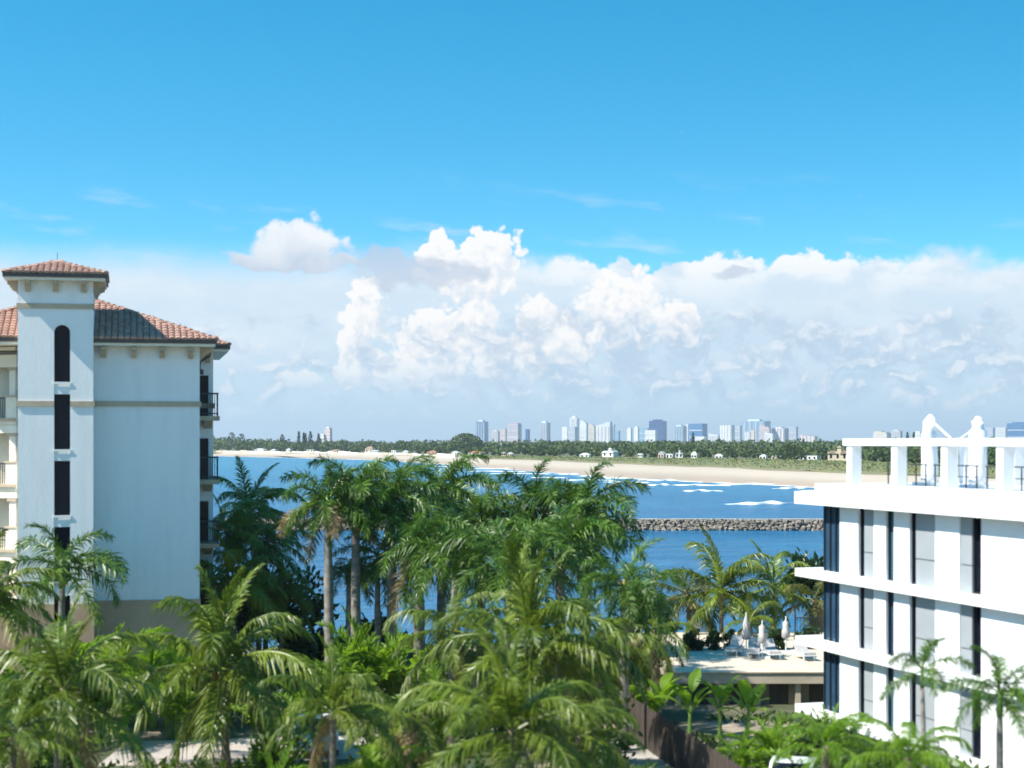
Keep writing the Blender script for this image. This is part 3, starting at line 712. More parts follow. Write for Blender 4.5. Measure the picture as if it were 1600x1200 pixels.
# ------------------------------------------------------------------ clay tiles
def barrel_mesh():
    mb = MB(); n = 6; vs, fs = [], []; L = .46
    for k, (yy, r, lift) in enumerate(((0, .155, .035), (L, .135, .0))):
        for j in range(n + 1):
            a = math.pi * j / n; vs.append((-math.cos(a) * r, yy, math.sin(a) * r * .62 + lift))
    for j in range(n): fs.append((j, j + 1, n + 2 + j, n + 1 + j))
    vs += [(0, 0, -.01)]; 
    for j in range(n): fs.append((j + 1, j, 2 * n + 2))
    return mb.add(vs, fs).mesh('tile', M_TILE)
TILE = barrel_mesh()
def tile_frames(o, ex, es, W, pitch, rows, cutl=1.0, cutr=1.0, dx=.30, dy=.40, xmin=None):
    nrm = ex.cross(es).normalized(); rot = Matrix((ex, es, nrm)).transposed(); out = []
    c = math.cos(pitch)
    for r in range(rows):
        b = r * dy; k = int(W / dx)
        for i in range(k + 1):
            a = (i + .5) * dx
            if a < b * c * cutl - .02 or a > W - b * c * cutr + .02: continue
            out.append((o + ex * a + es * b + nrm * .03, rot))
    return out
def put_tile(parent, p, rot, name='tile', rn=random):
    q = rot.to_4x4(); e = q.to_euler()
    o = link(name, TILE, parent, p, e); return o
def tiles_joined(parent, frames, name='far_slope_tiles'):
    mb = MB(); vv = [v.co.copy() for v in TILE.vertices]; ff = [tuple(p.vertices) for p in TILE.polygons]
    for p, rot in frames: mb.add([p + rot @ v for v in vv], ff)
    return tag(mb.build(name, M_TILE, parent), kind='stuff')

# ------------------------------------------------------------------ left: stucco hotel with stair tower
def hotel():
    th = R(12.5); D = 84.6
    O = Vector(((312 - 800) / F * D, D, 0)); root = empty('stucco_hotel', O, th)
    z = lambda y, d=84.1: H + (HY - y) / F * d
    TX0, TX1, TY0, TY1 = -8.50, -5.04, -1.26, 2.2
    ZB = z(937); ZE = 17.15
    # main body
    MB().box(TX1, 0, 0, 12, ZB, ZE).build('wall', M_STUCCO, root)
    MB().box(.002, .84, 4, 12, ZB, ZE - .02).build('setback_wall', M_STUCCO, root)
    MB().box(.042, .88, 3.96, 12, -.3, ZB - .004).build('base_wall', M_BROWN, root)
    MB().box(-12.4, TX1 - .01, 2.25, 12, ZB, ZE).build('wall', M_IVORY, root)
    MB().box(-12.44, .04, -.04, 12.04, -.3, ZB - .002).build('base_wall', M_BROWN, root)
    for zz in (z(631),):
        MB().box(TX1 + .003, .07, -.07, .3, zz - .13, zz + .13).build('string_course', M_TAN, root)
        MB().box(.002, .07, .3, 3.9, zz - .13, zz + .13).build('string_course', M_TAN, root)
        MB().box(.072, .9, 3.93, 4.2, zz - .13, zz + .13).build('string_course', M_TAN, root)
    # stair tower front wall with a slot of windows
    sx0, sx1 = -6.845, -6.107; ZT = z(440, 82.2)
    MB().box(TX0, sx0, TY0, TY0 + .4, ZB, ZT).build('tower_wall', M_STUCCO, root)
    MB().box(sx1, TX1, TY0, TY0 + .4, ZB, ZT).build('tower_wall', M_STUCCO, root)
    MB().box(TX0, TX0 + .3, TY0 + .4, TY1, ZB, ZT).build('tower_wall', M_STUCCO, root)
    MB().box(TX1 - .3, TX1, TY0 + .4, TY1, ZB, ZT).build('tower_wall', M_STUCCO, root)
    MB().box(TX0, TX1, TY1, TY1 + .3, ZE - 1, ZT).build('tower_wall', M_STUCCO, root)
    dW = 82.2
    rows = [(508, 597), (616, 702), (720, 805), (823, 908), (930, 1012)]
    zs = [(z(b, dW), z(a, dW)) for a, b in rows]
    # spandrels between slots, arch above the top one
    for (b0, t0), (b1, t1) in zip(zs[1:], zs[:-1]):
        MB().box(sx0 + .002, sx1 - .002, TY0 + .03, TY0 + .35, t0, b1).build('spandrel', M_STUCCO, root)
    cx, rr = (sx0 + sx1) / 2, (sx1 - sx0) / 2; ztop = zs[0][1]; zc = ztop - rr
    mb = MB(); n = 16
    for k in range(n):
        a0, a1 = math.pi * k / n, math.pi * (k + 1) / n
        xa, xb = cx - rr * math.cos(a0), cx - rr * math.cos(a1); za, zb = zc + rr * math.sin(a0), zc + rr * math.sin(a1)
        mb.add([(xa, TY0, za), (xb, TY0, zb), (xb, TY0, ZT), (xa, TY0, ZT), (xa, TY0 + .4, za), (xb, TY0 + .4, zb)], [(0, 1, 2, 3), (0, 4, 5, 1)])
    mb.build('arch_head', M_STUCCO, root)
    for i, (b, t) in enumerate(zs):
        w = MB().box(sx0 - .05, sx1 + .05, TY0 + .28, TY0 + .34, b - .02, t + .02).build('window', M_DGLASS, root)
        if i < 4: MB().box(sx0 - .04, sx1 + .04, TY0 - .04, TY0 - .002, b - .10, b).build('sill', M_STUCCO, w)
    MB().box(TX0 - .04, sx0, TY0 - .04, TY0 + .4, -.3, ZB - .004).build('tower_base', M_BROWN, root)
    MB().box(sx1, TX1 + .04, TY0 - .04, TY0 + .4, -.3, ZB - .004).build('tower_base', M_BROWN, root)
    MB().box(TX1 - .26, TX1 + .04, TY0 + .402, -.042, -.3, ZB - .004).build('tower_base', M_BROWN, root)
    for (zz, hh) in ((z(479, dW), .12), (z(631, dW), .13)):
        if hh == .12: MB().box(TX0 - .06, TX1 + .06, TY0 - .06, TY0 + .5, zz - hh, zz + hh).build('string_course', M_TAN, root)
        else:
            MB().box(TX0 - .06, sx0, TY0 - .06, TY0 + .5, zz - hh, zz + hh).build('string_course', M_TAN, root)
            MB().box(sx1, TX1 + .06, TY0 - .06, -.072, zz - hh, zz + hh).build('string_course', M_TAN, root)
    # --- roofs
    nt_ = [0]
    def hip_roof(name, x0, x1, y0, y1, ze, pitch, fronts, leftcut=1.0):
        W, Dp = x1 - x0, y1 - y0; run = min(W, Dp) / 2; zr = ze + .16 + run * math.tan(pitch)
        ym = (y0 + y1) / 2
        ra = x0 + run * leftcut; rb = x1 - run
        if rb < ra: ra = rb = (x0 + x1) / 2
        v = [(x0, y0, ze + .16), (x1, y0, ze + .16), (x1, y1, ze + .16), (x0, y1, ze + .16), (ra, ym, zr), (rb, ym, zr)]
        rf = MB().add(v, [(0, 1, 5, 4), (2, 3, 4, 5), (1, 2, 5), (3, 0, 4), (3, 2, 1, 0)]).build(name, M_TILE, root)
        # fascia, gutter and soffit board
        for (a, b, c_, d_) in ((x0 - .06, x1 + .06, y0 - .06, y0), (x0 - .06, x1 + .06, y1, y1 + .06), (x0 - .06, x0, y0, y1), (x1, x1 + .06, y0, y1)):
            MB().box(a, b, c_, d_, ze - .0, ze + .19).build('gutter', M_FASCIA, rf)
        MB().box(x0 + .02, x1 - .02, y0 + .02, y1 - .02, ze - .13, ze - .002).build('soffit', M_IVORY, rf)
        cp, sp = math.cos(pitch), math.sin(pitch)
        fr = {'front': (Vector((x0, y0 - .08, ze + .15)), Vector((1, 0, 0)), Vector((0, cp, sp)), W, leftcut, 1.0),
              'right': (Vector((x1 + .08, y0, ze + .15)), Vector((0, 1, 0)), Vector((-cp, 0, sp)), Dp, 1, 1),
              'left': (Vector((x0 - .08, y1, ze + .15)), Vector((0, -1, 0)), Vector((cp, 0, sp)), Dp, 1, 1),
              'back': (Vector((x1, y1 + .08, ze + .15)), Vector((-1, 0, 0)), Vector((0, -cp, sp)), W, 1, leftcut)}
        far = []
        for side, (o, ex, es, w_, cl, cr) in fr.items():
            frames = tile_frames(o, ex, es, w_, pitch, int(run / cp / .40) + 1, cl, cr)
            for p, rot in frames:
                if side in fronts and fronts[side](p) and nt_[0] < 292: put_tile(rf, p, rot); nt_[0] += 1
                else: far.append((p, rot))
        # hip tiles
        apexs = [(Vector((x1, y0, ze + .2)), Vector((rb, ym, zr + .06))), (Vector((x1, y1, ze + .2)), Vector((rb, ym, zr + .06)))]
        if leftcut: apexs += [(Vector((x0, y0, ze + .2)), Vector((ra, ym, zr + .06))), (Vector((x0, y1, ze + .2)), Vector((ra, ym, zr + .06)))]
        if rb - ra > .5: apexs.append((Vector((ra, ym, zr + .02)), Vector((rb, ym, zr + .02))))
        hips = []
        for a, b in apexs:
            d_ = (b - a); L = d_.length; d_.normalize(); sd = d_.cross(Vector((0, 0, 1))).normalized(); up = sd.cross(d_)
            rot = Matrix((sd, d_, up)).transposed()
            for k in range(int(L / .42)): hips.append((a + d_ * (k * .42) + up * .02, rot))
        tiles_joined(rf, far); tiles_joined(rf, hips, 'hip_tiles')
        MB().tube([(rb, ym, zr), (rb, ym, zr + .55)], .012, 4).build('lightning_rod', M_IRON, rf)
        return rf
    hip_roof('tower_roof', TX0 - .60, TX1 + .60, TY0 - .60, TY1 + .60 + .3, ZT + .13, R(17), {'front': lambda p: True})
    hip_roof('roof', -13.2, .75, -.78, 12.78, ZE + .10, R(21), {'front': lambda p: p.x > TX1 - .1})
    hip_roof('setback_roof', -3.0, 1.6, 3.2, 12.6, ZE + .07, R(21), {})
    # brackets under the eaves
    def bracket(x, y0, y1, zt, along='y'):
        pr = [(y1, zt), (y0, zt), (y0, zt - .16), (y0 + (y1 - y0) * .45, zt - .26), (y1 - (y1 - y0) * .25, zt - .52), (y1, zt - .52)]
        if along == 'y': MB().prism(pr, 'x', x - .12, x + .12).build('bracket', M_TAN, root)
        else: MB().prism(pr, 'y', x - .12, x + .12).build('bracket', M_TAN, root)
    for px in (167, 212, 255, 298):
        bracket((px - 312) * .0316, -.62, -.002, ZE - .07)
    bracket(.55, 3.4, 3.998, ZE - .10)
    for yy in (.5, 2.2): bracket(yy, .60, .002, ZE - .07, 'x')
    for x in (TX0 + .45, (TX0 + TX1) / 2, TX1 - .45): bracket(x, TY0 - .50, TY0 - .002, ZT - .004)
    for yy in (TY0 + .4, .9, 2.3):
        bracket(yy, TX1 + .50, TX1 + .002, ZT - .004, 'x'); bracket(yy, TX0 - .50, TX0 - .002, ZT - .004, 'x')
    # downpipe on the right side
    MB().tube([(.70, 2.9, ZE + .1), (.62, 2.9, ZE - .3), (.14, 3.0, ZE - .6), (.12, 3.0, ZE - 1.0)], .06, 6).build('downpipe', M_FASCIA, root)
    MB().box(.003, .3, 2.85, 3.2, ZE - 1.25, ZE - 1.0).build('rain_head', M_FASCIA, root)
    # side balconies
    for yb in (650, 750, 850, 950):
        zf = z(yb, 87); bal = MB().box(.003, 1.10, 2.55, 3.998, zf - .22, zf).build('balcony', M_TAN, root)
        MB().prism([(3.99, zf - .222), (2.75, zf - .222), (3.99, zf - .62)], 'x', .35, .75).build('corbel', M_TAN, bal)
        MB().box(.003, 1.04, 2.60, 2.65, zf + 1.10, zf + 1.18).build('handrail', M_IRON, bal)
        MB().box(.99, 1.04, 2.65, 3.99, zf + 1.10, zf + 1.18).build('handrail', M_IRON, bal)
        MB().box(.003, 1.04, 2.60, 2.64, zf + .10, zf + .16).build('bottom_rail', M_IRON, bal)
        for k in range(9): MB().box(.03 + k * .115, .065 + k * .115, 2.61, 2.64, zf, zf + 1.10).build('baluster', M_IRON, bal)
        for k in range(10): MB().box(1.0, 1.03, 2.72 + k * .125, 2.76 + k * .125, zf, zf + 1.10).build('baluster', M_IRON, bal)
        MB().box(.02, .60, 3.95, 3.998, zf + .02, zf + 2.1).build('door', M_DGLASS, root)
    # the wing on the left, turned to the sun, with stacked loggias
    a = R(30); ox, oy = TX0 - .02, .8
    def xf(p): # wing frame: x leftwards along the front, y inwards, z up
        return Vector((ox - p.x * math.cos(a) + p.y * math.sin(a) , oy + p.x * math.sin(a) + p.y * math.cos(a), p.z))
    def wb(x0, x1, y0, y1, z0, z1, name, m, par=root): return MB(xf).box(x0, x1, y0, y1, z0, z1).build(name, m, par)
    for i, yb in enumerate((655, 757, 858, 960)):
        zf = z(yb)
        sl = wb(0, 5.2, -.35, 1.6, zf - .28, zf, 'loggia_floor', M_IVORY)
        wb(0, 5.2, -.45, -.352, zf - .10, zf + .04, 'cornice', M_TAN, sl)
        for x0 in (.05, 2.9):
            pr = wb(x0 - .05, x0 + .55, -.32, .25, zf + .002, zf + 1.05, 'pedestal', M_IVORY, sl)
            wb(x0 - .10, x0 + .60, -.37, .30, zf + 1.052, zf + 1.14, 'pedestal_cap', M_TAN, sl)
            wb(x0 + .08, x0 + .42, -.2, .14, zf + 1.142, zf + 2.35, 'column', M_IVORY, sl)
            wb(x0 + .0, x0 + .5, -.28, .22, zf + 2.352, zf + 2.50, 'capital', M_TAN, sl)
        wb(0, 5.2, -.3, .2, zf + 2.502, zf + (2.88 if i else 3.1), 'lintel', M_IVORY, sl)
        for x0 in (.62,):
            wb(x0, x0 + 2.2, -.05, 0, zf + 1.0, zf + 1.06, 'handrail', M_IRON, sl)
            for k in range(16): wb(x0 + .06 + k * .135, x0 + .085 + k * .135, -.04, -.01, zf + .002, zf + 1.0, 'baluster', M_IRON, sl)
        wb(.3, 5.0, 1.605, 1.7, zf, zf + 2.6, 'loggia_door', M_DGLASS)
    wb(0, 5.2, -.3, 1.6, -.3, z(960) - .29, 'arcade_base', M_IVORY)
    wb(0, 5.2, -.42, .3, ZE - .25, ZE - .08, 'frieze', M_IVORY)
    tag(root, 'white stucco hotel with clay tile roofs, stair tower and brown base', 'hotel')
    return root
hotel()

# ------------------------------------------------------------------ right: white modern block with roof pergola
CW = 1245 * 75.0
def modern():
    Zc = CW / 1285; O = Vector(((CW - 800 * Zc) / F, Zc, 0)); ang = math.atan2(-.9588, .2841)
    root = empty('white_block', O, ang)
    S = lambda px: (Zc - CW / px) / .9588
    XR = 24.0
    floors = [(1.25, 3.79), (4.17, 6.70), (7.08, 9.84)]
    glass_mid = [M_TGLASS, M_BGLASS, M_TGLASS]
    for z0, z1 in floors:
        MB().box(-1.75, XR, -.42, 13.5, z0 - .34, z0 - .002).build('floor_slab', M_WHITE, root)
    MB().box(S(1312), XR - .05, .32, 13, .2, 9.84).build('core', M_WHITE, root)
    MB().box(1.0, XR - 1, 1.2, 12, -.3, .868).build('undercroft_shade', M_SHADOWGAP, root)  # solid box, coloured dark in place of the shaded space under the block
    for k in range(7):
        x = S(1330) + k * 3.6
        MB().box(x, x + .35, .1, .45, -.3, .868).build('pier', M_WHITE, root)
    cols = [(1312, 1341, 'w'), (1341, 1348.5, 'd'), (1348.5, 1365, 'g'), (1365, 1384, 'w'), (1384, 1396.5, 't'), (1396.5, 1421, 'w'), (1421, 1429, 'd'), (1429, 1461, 'g'),
            (1461, 1499, 'w'), (1499, 1517, 'g'), (1517, 1533, 'd'), (1533, 1612, 'w'), (1612, 1625, 'd'), (1625, 1660, 'g'), (1660, 1760, 'w'), (1760, 1790, 'd'), (1790, 1880, 'w')]
    for fi, (z0, z1) in enumerate(floors):
        for (a, b, t) in cols:
            s0, s1 = S(a), min(S(b), XR - .05)
            if t == 'w': MB().box(s0, s1, 0, .31, z0, z1).build('wall_panel', M_WHITE, root)
            elif t == 'g':
                zm = z0 + (z1 - z0) * .36
                MB().box(s0 + .012, s1 - .012, .05, .31, z0 + .002, zm - .02).build('grey_panel', M_GREYP, root)
                MB().box(s0 + .012, s1 - .012, .05, .31, zm + .02, z1 - .002).build('grey_panel', M_GREYP, root)
                MB().box(s0, s1, .08, .30, zm - .02, zm + .02).build('panel_joint', M_IRON, root)
            else:
                w = MB().box(s0, s1, .22, .30, z0 + .002, z1 - .002).build('window', M_DGLASS if t == 'd' else glass_mid[fi], root)
                MB().box(s0, s0 + .05, .10, .218, z0 + .002, z1 - .002).build('frame', M_IRON, w)
                MB().box(s0 + .05, s1, .10, .218, z0 + .002, z0 + .06).build('frame', M_IRON, w)
        # glazed corner towards the sea, set in mullions
        cg = MB().box(.06, S(1312) - .002, .12, 13, z0, z1).build('corner_glazing', M_BGLASS, root)
        for x in (.02, .55, 1.05):
            MB().box(x, x + .06, .04, .118, z0 + .002, z1).build('mullion', M_IRON, cg)
        for y in range(0, 13, 2): MB().box(.0, .058, y + .13, y + .2, z0 + .002, z1).build('mullion', M_IRON, cg)
            # roof: oversailing slab, upstand band, terrace floor
    MB().box(-1.4, XR, -.62, 13.8, 9.86, 10.38).build('roof_slab', M_WHITE, root)
    MB().box(-.2, XR - .1, -.25, 13.4, 10.382, 10.74).build('roof_upstand', M_WHITE, root)
    # pergola
    for yi, y in enumerate((.35, 5.6)):
        for k in range(6):
            x = 1.5 + k * 3.72
            if yi == 1 and k > 3: continue
            MB().box(x, x + .44, y, y + .44, 10.742, 12.338).build('pergola_column', M_WHITE, root)
        MB().box(1.25, XR - .1, y - .06, y + .50, 12.34, 12.62).build('pergola_beam', M_WHITE, root)
    for k in range(6):
        x = 1.56 + k * 3.72
        MB().box(x, x + .4, .852, 5.538, 12.36, 12.60).build('cross_beam', M_WHITE, root)
    # stair house at the back of the roof
    MB().box(11.2, 20.5, 5.0, 11.5, 10.742, 12.26).build('roof_house', M_WHITE, root)
    MB().box(12.6, 13.5, 4.95, 4.998, 10.75, 12.1).build('roof_door', M_GREYP, root)
    # terrace railing between the columns
    for k in range(5):
        x0, x1 = 2.02 + k * 3.72, 1.5 + (k + 1) * 3.72
        rl = MB().box(x0, x1, 1.9, 1.95, 11.56, 11.61).build('handrail', M_IRON, root)
        MB().box(x0, x1, 1.91, 1.94, 11.15, 11.18).build('mid_rail', M_IRON, rl)
        for j in range(5):
            x = x0 + .1 + j * (x1 - x0 - .2) / 4
            MB().box(x - .02, x + .02, 1.905, 1.945, 10.742, 11.56).build('post', M_IRON, rl)
    tag(root, 'white modern apartment block with slab edges, slot windows and roof pergola', 'building')
    # two wrapped masts with stays on the roof
    for (x, y, top, dirx, lab) in ((3.9, 2.8, 13.45, 1, 'white wrapped roof mast with hooked top, left of the pair'), (7.5, 2.8, 13.45, -1, 'white lumpy wrapped roof mast, right of the pair')):
        w = root.matrix_basis @ Vector((x, y, 10.742))
        m = empty('roof_mast', w, ang)
        mb = MB(); hh = top - 10.742
        if dirx > 0: mb.tube([(0, 0, 0), (0, 0, .4), (.02, 0, 1.0), (-.05, 0, hh * .75), (-.02, 0, hh * .93), (.12, 0, hh), (.28, 0, hh * .96), (.34, 0, hh * .82)], [.34, .34, .33, .31, .26, .16, .13, .10], 12)
        else: mb.tube([(0, 0, 0), (0, 0, .5), (0, 0, 1.1), (0, 0, hh * .80), (0, 0, hh * .82), (0, 0, hh * .93), (.03, 0, hh * .95), (.06, 0, hh)], [.34, .35, .34, .33, .24, .25, .16, .12], 12)
        mb.build('wrapped_mast', M_PLASTIC, m, smooth=True)
        MB().tube([(.1 * dirx, 0, hh * .97), (1.45 * dirx, .1, hh * .70)] if dirx > 0 else [(-.1, 0, hh * .85), (-1.7, .1, hh * .66)], .045 if dirx > 0 else .03, 6).build('stay_arm', M_PLASTIC, m)
        MB().tube([(1.42 * dirx, .1, hh * .705), (1.42 * dirx, .1, 0)] if dirx > 0 else [(-1.65, .1, hh * .665), (-1.65, .1, 0)], .04, 6).build('stay_post', M_PLASTIC, m)
        MB().box(-.5, .5, -.5, .5, .001, .12).build('base', M_PLASTIC, m)
        tag(m, lab, 'mast', 'wrapped masts on the roof terrace')
modern()

# ------------------------------------------------------------------ garden structures between the hotels
def garden():
    # raised terrace by the water, cream paving slabs on a recessed wall
    zt = 1.6; yf = (H - zt) * F / (1050 - HY); s = yf / F
    x0, x1 = (1046 - 800) * s, 24.5; y1 = yf + 17
    tag(MB().box(x0, x1, yf + .5, y1, -.2, zt - .565).build('terrace', mat('terrace_wall', (.36, .27, .19), (.28, .21, .15), .85, 1.0, .2)), kind='structure')
    ter = bpy.data.objects['terrace']
    n = 7; m = 8
    for i in range(n):
        for j in range(m):
            a = x0 + (x1 - x0) * i / n; b = x0 + (x1 - x0) * (i + 1) / n - .03; c = yf + 17.0 * j / m; d = yf + 17.0 * (j + 1) / m - .03
            MB().box(a, b, c, d, zt - .05 + random.uniform(-.004, .004), zt + random.uniform(-.004, .004)).build('paving_slab', M_CREAM, ter)
    MB().box(x0, x1, yf + .06, y1, zt - .56, zt - .062).build('fascia', M_COPE, ter)
    for k in range(9):
        x = x0 + .3 + k * 1.9
        MB().box(x, x + .25, yf + .22, yf + .498, -.2, zt - .562).build('pier', M_COPE, ter)
    for k in range(6):
        x = x0 + 1.0 + k * 1.9
        MB().box(x, x + .9, yf + .44, yf + .498, 0, zt - .60).build('door', M_WOOD, ter)
    # path
    p = [G(955, 1150), G(1012, 1150), G(1120, 1225), G(1010, 1225)]
    mb = MB(); q = [Vector((4.0, 72, .005)), Vector((5.6, 72, .005)), Vector((8.3, 50, .005)), Vector((5.2, 50, .005))]
    mb.add(q, [(0, 1, 2, 3)]); tag(mb.build('path', M_PATH), kind='structure')
    mb = MB(); mb.add([(-16, 66.5, .005), (-4, 68.5, .005), (-4, 74, .005), (-16, 72, .005)], [(0, 1, 2, 3)]); 
    tag(mb.build('driveway', mat('driveway_paving', (.50, .43, .38), (.40, .34, .30), .9, .8, .3)), kind='structure')
    # dark board fence beside the path
    A = Vector((4.6, 75.5, 0)); B = Vector((8.6, 51.0, 0)); d = (B - A); L = d.length; d.normalize(); ang = math.atan2(d.y, d.x)
    f = empty('board_fence', A, ang); nb = int(L / .20)
    bm = MB().box(0, .175, 0, .03, .02, 1.72).mesh('board', M_WOOD)
    for k in range(nb): link('board', bm, f, (k * .20, random.uniform(-.006, .006), random.uniform(-.03, .02)))
    for k in range(int(L / 2.4) + 1): MB().box(k * 2.4, k * 2.4 + .12, .032, .15, -.2, 1.85).build('post', M_WOOD, f)
    MB().box(0, L, .032, .07, 1.45, 1.53).build('rail', M_WOOD, f); MB().box(0, L, .032, .07, .35, .43).build('rail', M_WOOD, f)
    tag(f, 'dark shaded board fence running beside the pale path', 'fence')
    # pale low wall seen between trunks, centre
    wl = empty('garden_wall', (-5.2, 88.0, 0))
    for k in range(6): MB().box(k * 1.02, k * 1.02 + 1.0, 0, .22, -.1, .95).build('block_panel', M_CREAM, wl)
    MB().box(-.05, 6.2, -.05, .27, .952, 1.04).build('coping', M_COPE, wl)
    tag(wl, 'low cream garden wall behind the middle palms', 'wall')
    # iron railing at the water's edge
    rl = empty('iron_railing', ((1252 - 800) / F * 93, 95.2, 1.605))
    MB().box(0, 6, 0, .05, 1.15, 1.21).build('handrail', M_IRON, rl); MB().box(0, 6, .01, .04, .12, .16).build('bottom_rail', M_IRON, rl)
    for k in range(5): MB().box(k * 1.45, k * 1.45 + .07, -.01, .06, -.01, 1.9 if k in (0, 2) else 1.3).build('post', M_IRON, rl)
    for k in range(30): MB().box(.12 + k * .19, .14 + k * .19, .012, .038, .16, 1.15).build('bar', M_IRON, rl)
    tag(rl, 'dark iron railing at the water beside the white block', 'railing')
    # folded parasols
    for (px, py, D, lab) in ((1166, 1018, 88.5, 'folded white parasol, tallest of the three on the terrace'), (1191, 1022, 87, 'folded white parasol in the middle of the three on the terrace'), (1228, 1016, 89, 'folded white parasol nearest the white block')):
        b = Vector(((px - 800) / F * D, D, zt + .005)); u = empty('parasol', b)
        MB().box(-.3, .3, -.3, .3, 0, .07).build('base', M_PLASTIC, u)
        hh = 2.0 if px == 1166 else 1.75
        MB().tube([(0, 0, .07), (0, 0, hh + .15)], .03, 8).build('pole', M_PLASTIC, u)
        mb = MB(); n = 14; vs, fs = [], []
        prof = [(.75, .10), (.85, .19), (1.2, .17), (1.25, .13), (1.6, .14), (hh - .1, .06), (hh, .03)]
        for zz, r in prof:
            for j in range(n):
                q = r * (1 + (.22 if j % 2 else -.15)); vs.append((q * math.cos(6.283 * j / n), q * math.sin(6.283 * j / n), zz))
        for i in range(len(prof) - 1):
            for j in range(n): fs.append((i * n + j, i * n + (j + 1) % n, (i + 1) * n + (j + 1) % n, (i + 1) * n + j))
        fs.append(tuple(range(len(vs) - n, len(vs)))); mb.add(vs, fs).build('folded_canopy', M_FABRIC, u, smooth=True)
        tag(u, lab, 'parasol', 'folded parasols on the terrace')
    # loungers
    for i, (px, py, rz, lab) in enumerate(((1148, 1022, 70, 'white sun lounger left of the tallest folded parasol'), (1178, 1026, 80, 'white sun lounger between the first two folded parasols'), (1205, 1028, 95, 'white sun lounger right of the middle folded parasol'), (1256, 1030, 100, 'white sun lounger closest to the white block'))):
        b = G(px, py, zt + .004); l = empty('sun_lounger', b, R(rz))
        MB().box(-.95, .95, -.33, .33, .26, .32).build('frame', M_PLASTIC, l)
        for sx in (-.8, .75):
            for sy in (-.3, .24): MB().box(sx, sx + .06, sy, sy + .06, 0, .26).build('leg', M_PLASTIC, l)
        MB().box(-.93, .25, -.31, .31, .322, .42).build('cushion', M_FABRIC, l)
        MB().prism([(.25, .322), (.95, .78), (.90, .88), (.20, .42)], 'y', -.31, .31).build('backrest', M_FABRIC, l)
        tag(l, lab, 'lounger', 'sun loungers on the terrace')
    # two parked cars half hidden by plants
    for (loc, rz, lab) in ((G(490, 1172), 100, 'white parked car half hidden behind the palms at the left driveway'), (Vector((9.9, 60.5, .0)), 75, 'white parked car under the plants beside the white block')):
        c = empty('parked_car', loc, R(rz))
        body = [(-2.05, .35), (2.05, .35), (2.12, .62), (2.0, .84), (1.1, .95), (-1.25, .98), (-2.0, .95), (-2.12, .7)]
        MB().prism(body, 'y', -.86, .86).build('body', M_CARP, c)
        cab = [(-1.75, .981), (1.0, .955), (.35, 1.42), (-.2, 1.48), (-1.1, 1.46)]
        MB().prism(cab, 'y', -.74, .74).build('cabin', M_CARP, c)
        for sy in (-1, 1):
            MB().prism([(-1.5, 1.02), (.75, 1.0), (.28, 1.36), (-1.05, 1.40)], 'y', sy * .742, sy * .752).build('side_window', M_DGLASS, c)
            MB().box(2.0, 2.08, sy * .6 - .15, sy * .6 + .15, .62, .76).build('headlight', M_PLASTIC, c)
            MB().box(-2.10, -2.02, sy * .66 - .12, sy * .66 + .12, .68, .90).build('tail_light', M_LAMP, c)
            for sx in (-1.3, 1.3):
                w = MB(); w.tube([(sx, sy * .70, .33), (sx, sy * .885, .33)], .33, 16); t = w.build('wheel', M_TYRE, c)
                MB().tube([(sx, sy * .886, .33), (sx, sy * .90, .33)], .2, 12).build('rim', M_GREYP, t)
        MB().add([(1.0, -.70, .975), (1.0, .70, .975), (.38, .62, 1.41), (.38, -.62, 1.41)], [(0, 1, 2, 3)]).build('windscreen', M_DGLASS, c, loc=(.012, 0, .01))
        MB().add([(-1.74, .70, 1.0), (-1.74, -.70, 1.0), (-1.12, -.62, 1.44), (-1.12, .62, 1.44)], [(0, 1, 2, 3)]).build('rear_window', M_DGLASS, c, loc=(-.012, 0, .01))
        tag(c, lab, 'car', 'parked white cars')
garden()

